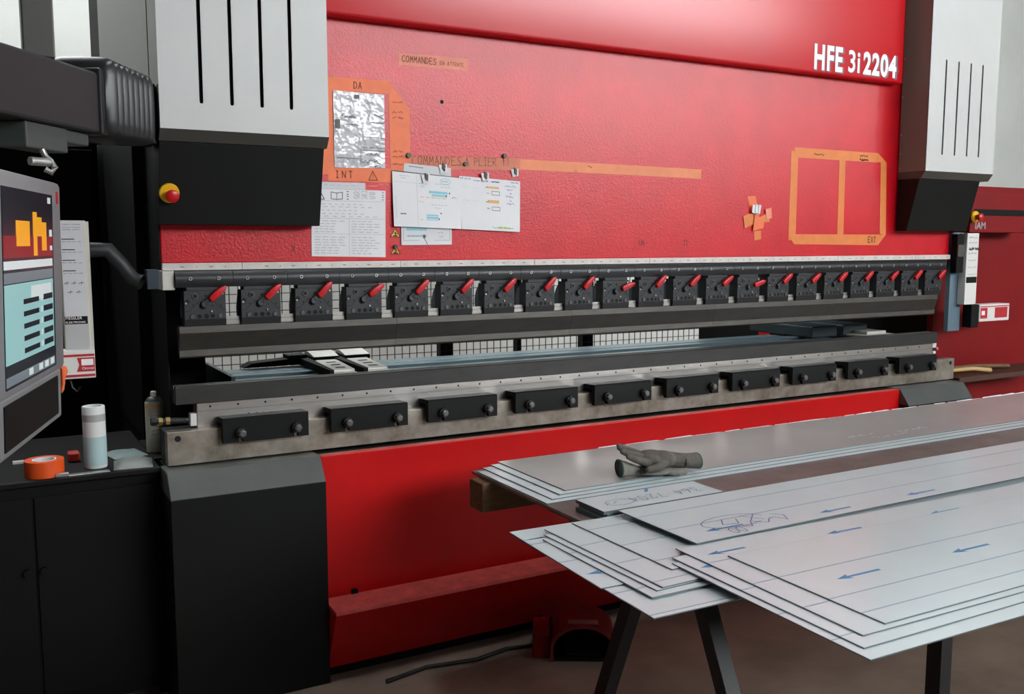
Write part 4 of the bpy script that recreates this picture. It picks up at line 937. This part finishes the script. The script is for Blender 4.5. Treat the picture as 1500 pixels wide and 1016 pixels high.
write(g, 'OO', .15, -.335, .04, .003, fz); scribble(g, .21, .40, -.30, .06, .003, fz, 1, slope=.12); scribble(g, .36, .42, -.25, .09, .003, fz, 1)
part('handwriting', g, BLUEINK, tt, local=True, flat=True)
# small plates
z3 = ZT+.0008
for k, (dx, lb) in enumerate(((.0, 'lowest of the three small plates beside the gloves'), (.012, 'middle one of the three small plates beside the gloves'), (.0, 'top small plate with upside-down pencil numbers'))):
    tt = metal_sheet(.925+dx, 1.385+dx*.5, -1.262, -1.112, z3+.0125*k, 0, lb, 'small plates stacked on the table', th=.011 if k < 2 else .009)
    if k == 2:
        g = G(); fz = flatz(.0102)
        # written the other way up, as seen from the machine side
        flip = lambda a, b: (.46-a, -.15-b, .0102)
        write(g, '364 7204', .05, -.085, .045, .0035, flip, adv=1.5); scribble(g, .36, .42, -.06, .03, .003, flip, 2)
        g.ribbon([(.1+.05*math.cos(a), -.09+.03*math.sin(a)) for a in [k_*.5 for k_ in range(13)]], .003, fz)
        part('handwriting', g, M('blue_grey_pencil', rgb(110, 122, 150), .6), tt, local=True, flat=True)
        part('blue_print', G().add([(.26, -.002, .0101), (.275, -.002, .0101), (.25, -.035, .0101), (.236, -.035, .0101)], [(0, 1, 2, 3)]), PRINTBLUE, tt, local=True, flat=True)
# ---- gloves
def remeshed(name, g, voxel, it, mat):
    me = mesh('tmp', g, mat); o = bpy.data.objects.new('tmp', me); COL.objects.link(o)
    m = o.modifiers.new('r', 'REMESH'); m.mode = 'VOXEL'; m.voxel_size = voxel
    s_ = o.modifiers.new('s', 'SMOOTH'); s_.iterations = it; s_.factor = .5
    me2 = bpy.data.meshes.new_from_object(o.evaluated_get(bpy.context.evaluated_depsgraph_get()))
    bpy.data.objects.remove(o); me2.name = name; me2.materials.clear(); me2.materials.append(mat)
    for p in me2.polygons: p.use_smooth = True
    return me2
GZ = ZB-.0004
GL = thing('work_glove', (1.38, -.905, GZ+.009), 'grey work glove lying palm up with curled fingers, on top', 'glove', 'pair of work gloves', rz=-.26)
g = G().ell((-.006, .0, .046), (.06, .053, .031)).ell((.03, -.014, .046), (.05, .04, .031))
g.capsule((.05, .0, .042), (.13, .0, .034), .029, .026)
for (y, zt, L1, L2, r, dy) in ((-.043, .046, .052, .034, .0125, -.012), (-.015, .056, .058, .038, .0128, -.004), (.014, .061, .055, .036, .0125, .007), (.041, .060, .046, .03, .0112, .018)):
    k1 = (-.045-L1*.75, y+dy*.5, zt+.010); g.capsule((-.035, y*.95, zt-.004), k1, r*1.1, r); g.capsule(k1, (k1[0]-L2*.85, y+dy, zt+.022), r, r*.8)
g.capsule((.03, -.036, .042), (-.004, -.064, .03), .018, .015); g.capsule((-.004, -.064, .03), (-.046, -.074, .026), .015, .0115)
inst('hand', remeshed('hand', g, .0026, 3, GLOVE), GL)
g = G(); g.lathe((0, 0, 0), [(.028, 0), (.033, .02), (.036, .052), (.033, .052), (.03, .02), (.025, 0), (.028, 0)], 24, 1, 1)
g.v = [(.115+z_, y_*1.15, .034+x_*.78) for x_, y_, z_ in g.v]
part('cuff', g, GLOVE_L if False else M('grey_knit_cuff', rgb(112, 110, 102), .9, var=.2, vscale=50), GL, smooth=60, local=True)
g = G(); g.lathe((0, 0, 0), [(.0335, .0), (.0368, .0), (.0368, .005), (.0335, .005), (.0335, 0)], 24)
g.v = [(.167+z_, y_*1.15, .034+x_*.78) for x_, y_, z_ in g.v]
part('green_hem', g, GREEN, GL, local=True)
GL.rotation_euler.y = .03
G2 = thing('work_glove', (1.36, -.915, GZ+.0006), 'pale work glove beneath the other with its green-hemmed cuff gaping', 'glove', 'pair of work gloves', rz=-.26)
g = G().ell((.02, .0, .014), (.075, .045, .013)).capsule((-.05, 0, .018), (.0, 0, .015), .018, .017)
for y in (-.03, -.01, .01, .03): g.capsule((.07, y, .012), (.12, y*1.2, .011), .010, .009)
inst('hand', remeshed('hand', g, .0035, 4, GLOVE_L), G2)
g = G(); g.lathe((0, 0, 0), [(.02, 0), (.027, .03), (.036, .066), (.0335, .066), (.024, .03), (.017, 0), (.02, 0)], 28)
g.v = [(-.045-z_, y_*1.12-.002, .032+x_*.85-.012*(1-z_/.066)) for x_, y_, z_ in g.v]
part('cuff', g, GLOVE_L, G2, smooth=60, local=True)
cl_ = part('cuff_lining', G().lathe((0, 0, 0), [(0, .02), (.0215, .022), (.0330, .062)], 24), DKGREY, G2, local=True, flat=True)
cl_.data.transform(Matrix(((0, 0, -1, -.045), (0, 1.12, 0, -.002), (.85, 0, 0, .028), (0, 0, 0, 1))))
g = G(); g.lathe((0, 0, 0), [(.0332, .064), (.0362, .064), (.0362, .069), (.0334, .069), (.0332, .064)], 28)
g.v = [(-.045-z_, y_*1.12-.002, .032+x_*.85) for x_, y_, z_ in g.v]
part('green_hem', g, GREEN, G2, local=True, smooth=60)

# ---- foot pedal on the floor
FP = thing('foot_pedal', (1.42, -.42, 0), 'red hooded foot pedal on the floor under the table', 'foot pedal', rz=-.55)
arc = [(.13*math.cos(a), .055+.095*math.sin(a)) for a in [PI*k/12 for k in range(13)]]
hood = [(-.13, 0)]+[(-p[0], p[1]) for p in arc]+[(.13, 0), (.118, 0)]+[(p[0]*.91, .05+(p[1]-.055)*.92) for p in arc]+[(-.118, 0)]
part('hood', G().prism(hood, 'y', -.11, .12), RED_PALE if False else M('dusty_red_paint', rgb(120, 22, 22), .5, var=.3, vscale=12), FP, local=True, smooth=40)
part('back_plate', G().prism([(-.118, 0), (.118, 0), (.118, .06), (.07, .13), (-.07, .13), (-.118, .06)], 'y', .105, .119), RED_DK, FP, local=True)
part('base', G().box(-.116, .116, -.105, .104, .002, .014), DEEP, FP, local=True)
part('treadle', G().prism([(-.09, .02), (.09, .05), (.09, .056), (-.09, .028)], 'x', -.07, .07), DEEP, FP, local=True)
part('side_box', G().box(-.20, -.1305, -.08, .1, 0, .1), RED_DK, FP, bevel=.006, local=True)
part('name_plate', G().box(-.06, .06, -.09, -.05, .147, .1505), M('pedal_label', rgb(150, 118, 112), .5, var=.2), FP, local=True, bevel=.001)
solo('floor_cable', G().tube([(.62, -.30, .009), (.8, -.26, .009), (1.0, -.3, .009), (1.15, -.27, .009), (1.28, -.3, .009)], .008, 8), RUBBER, 'black rubber cable running along the floor to the foot pedal', 'cable', smooth=60)
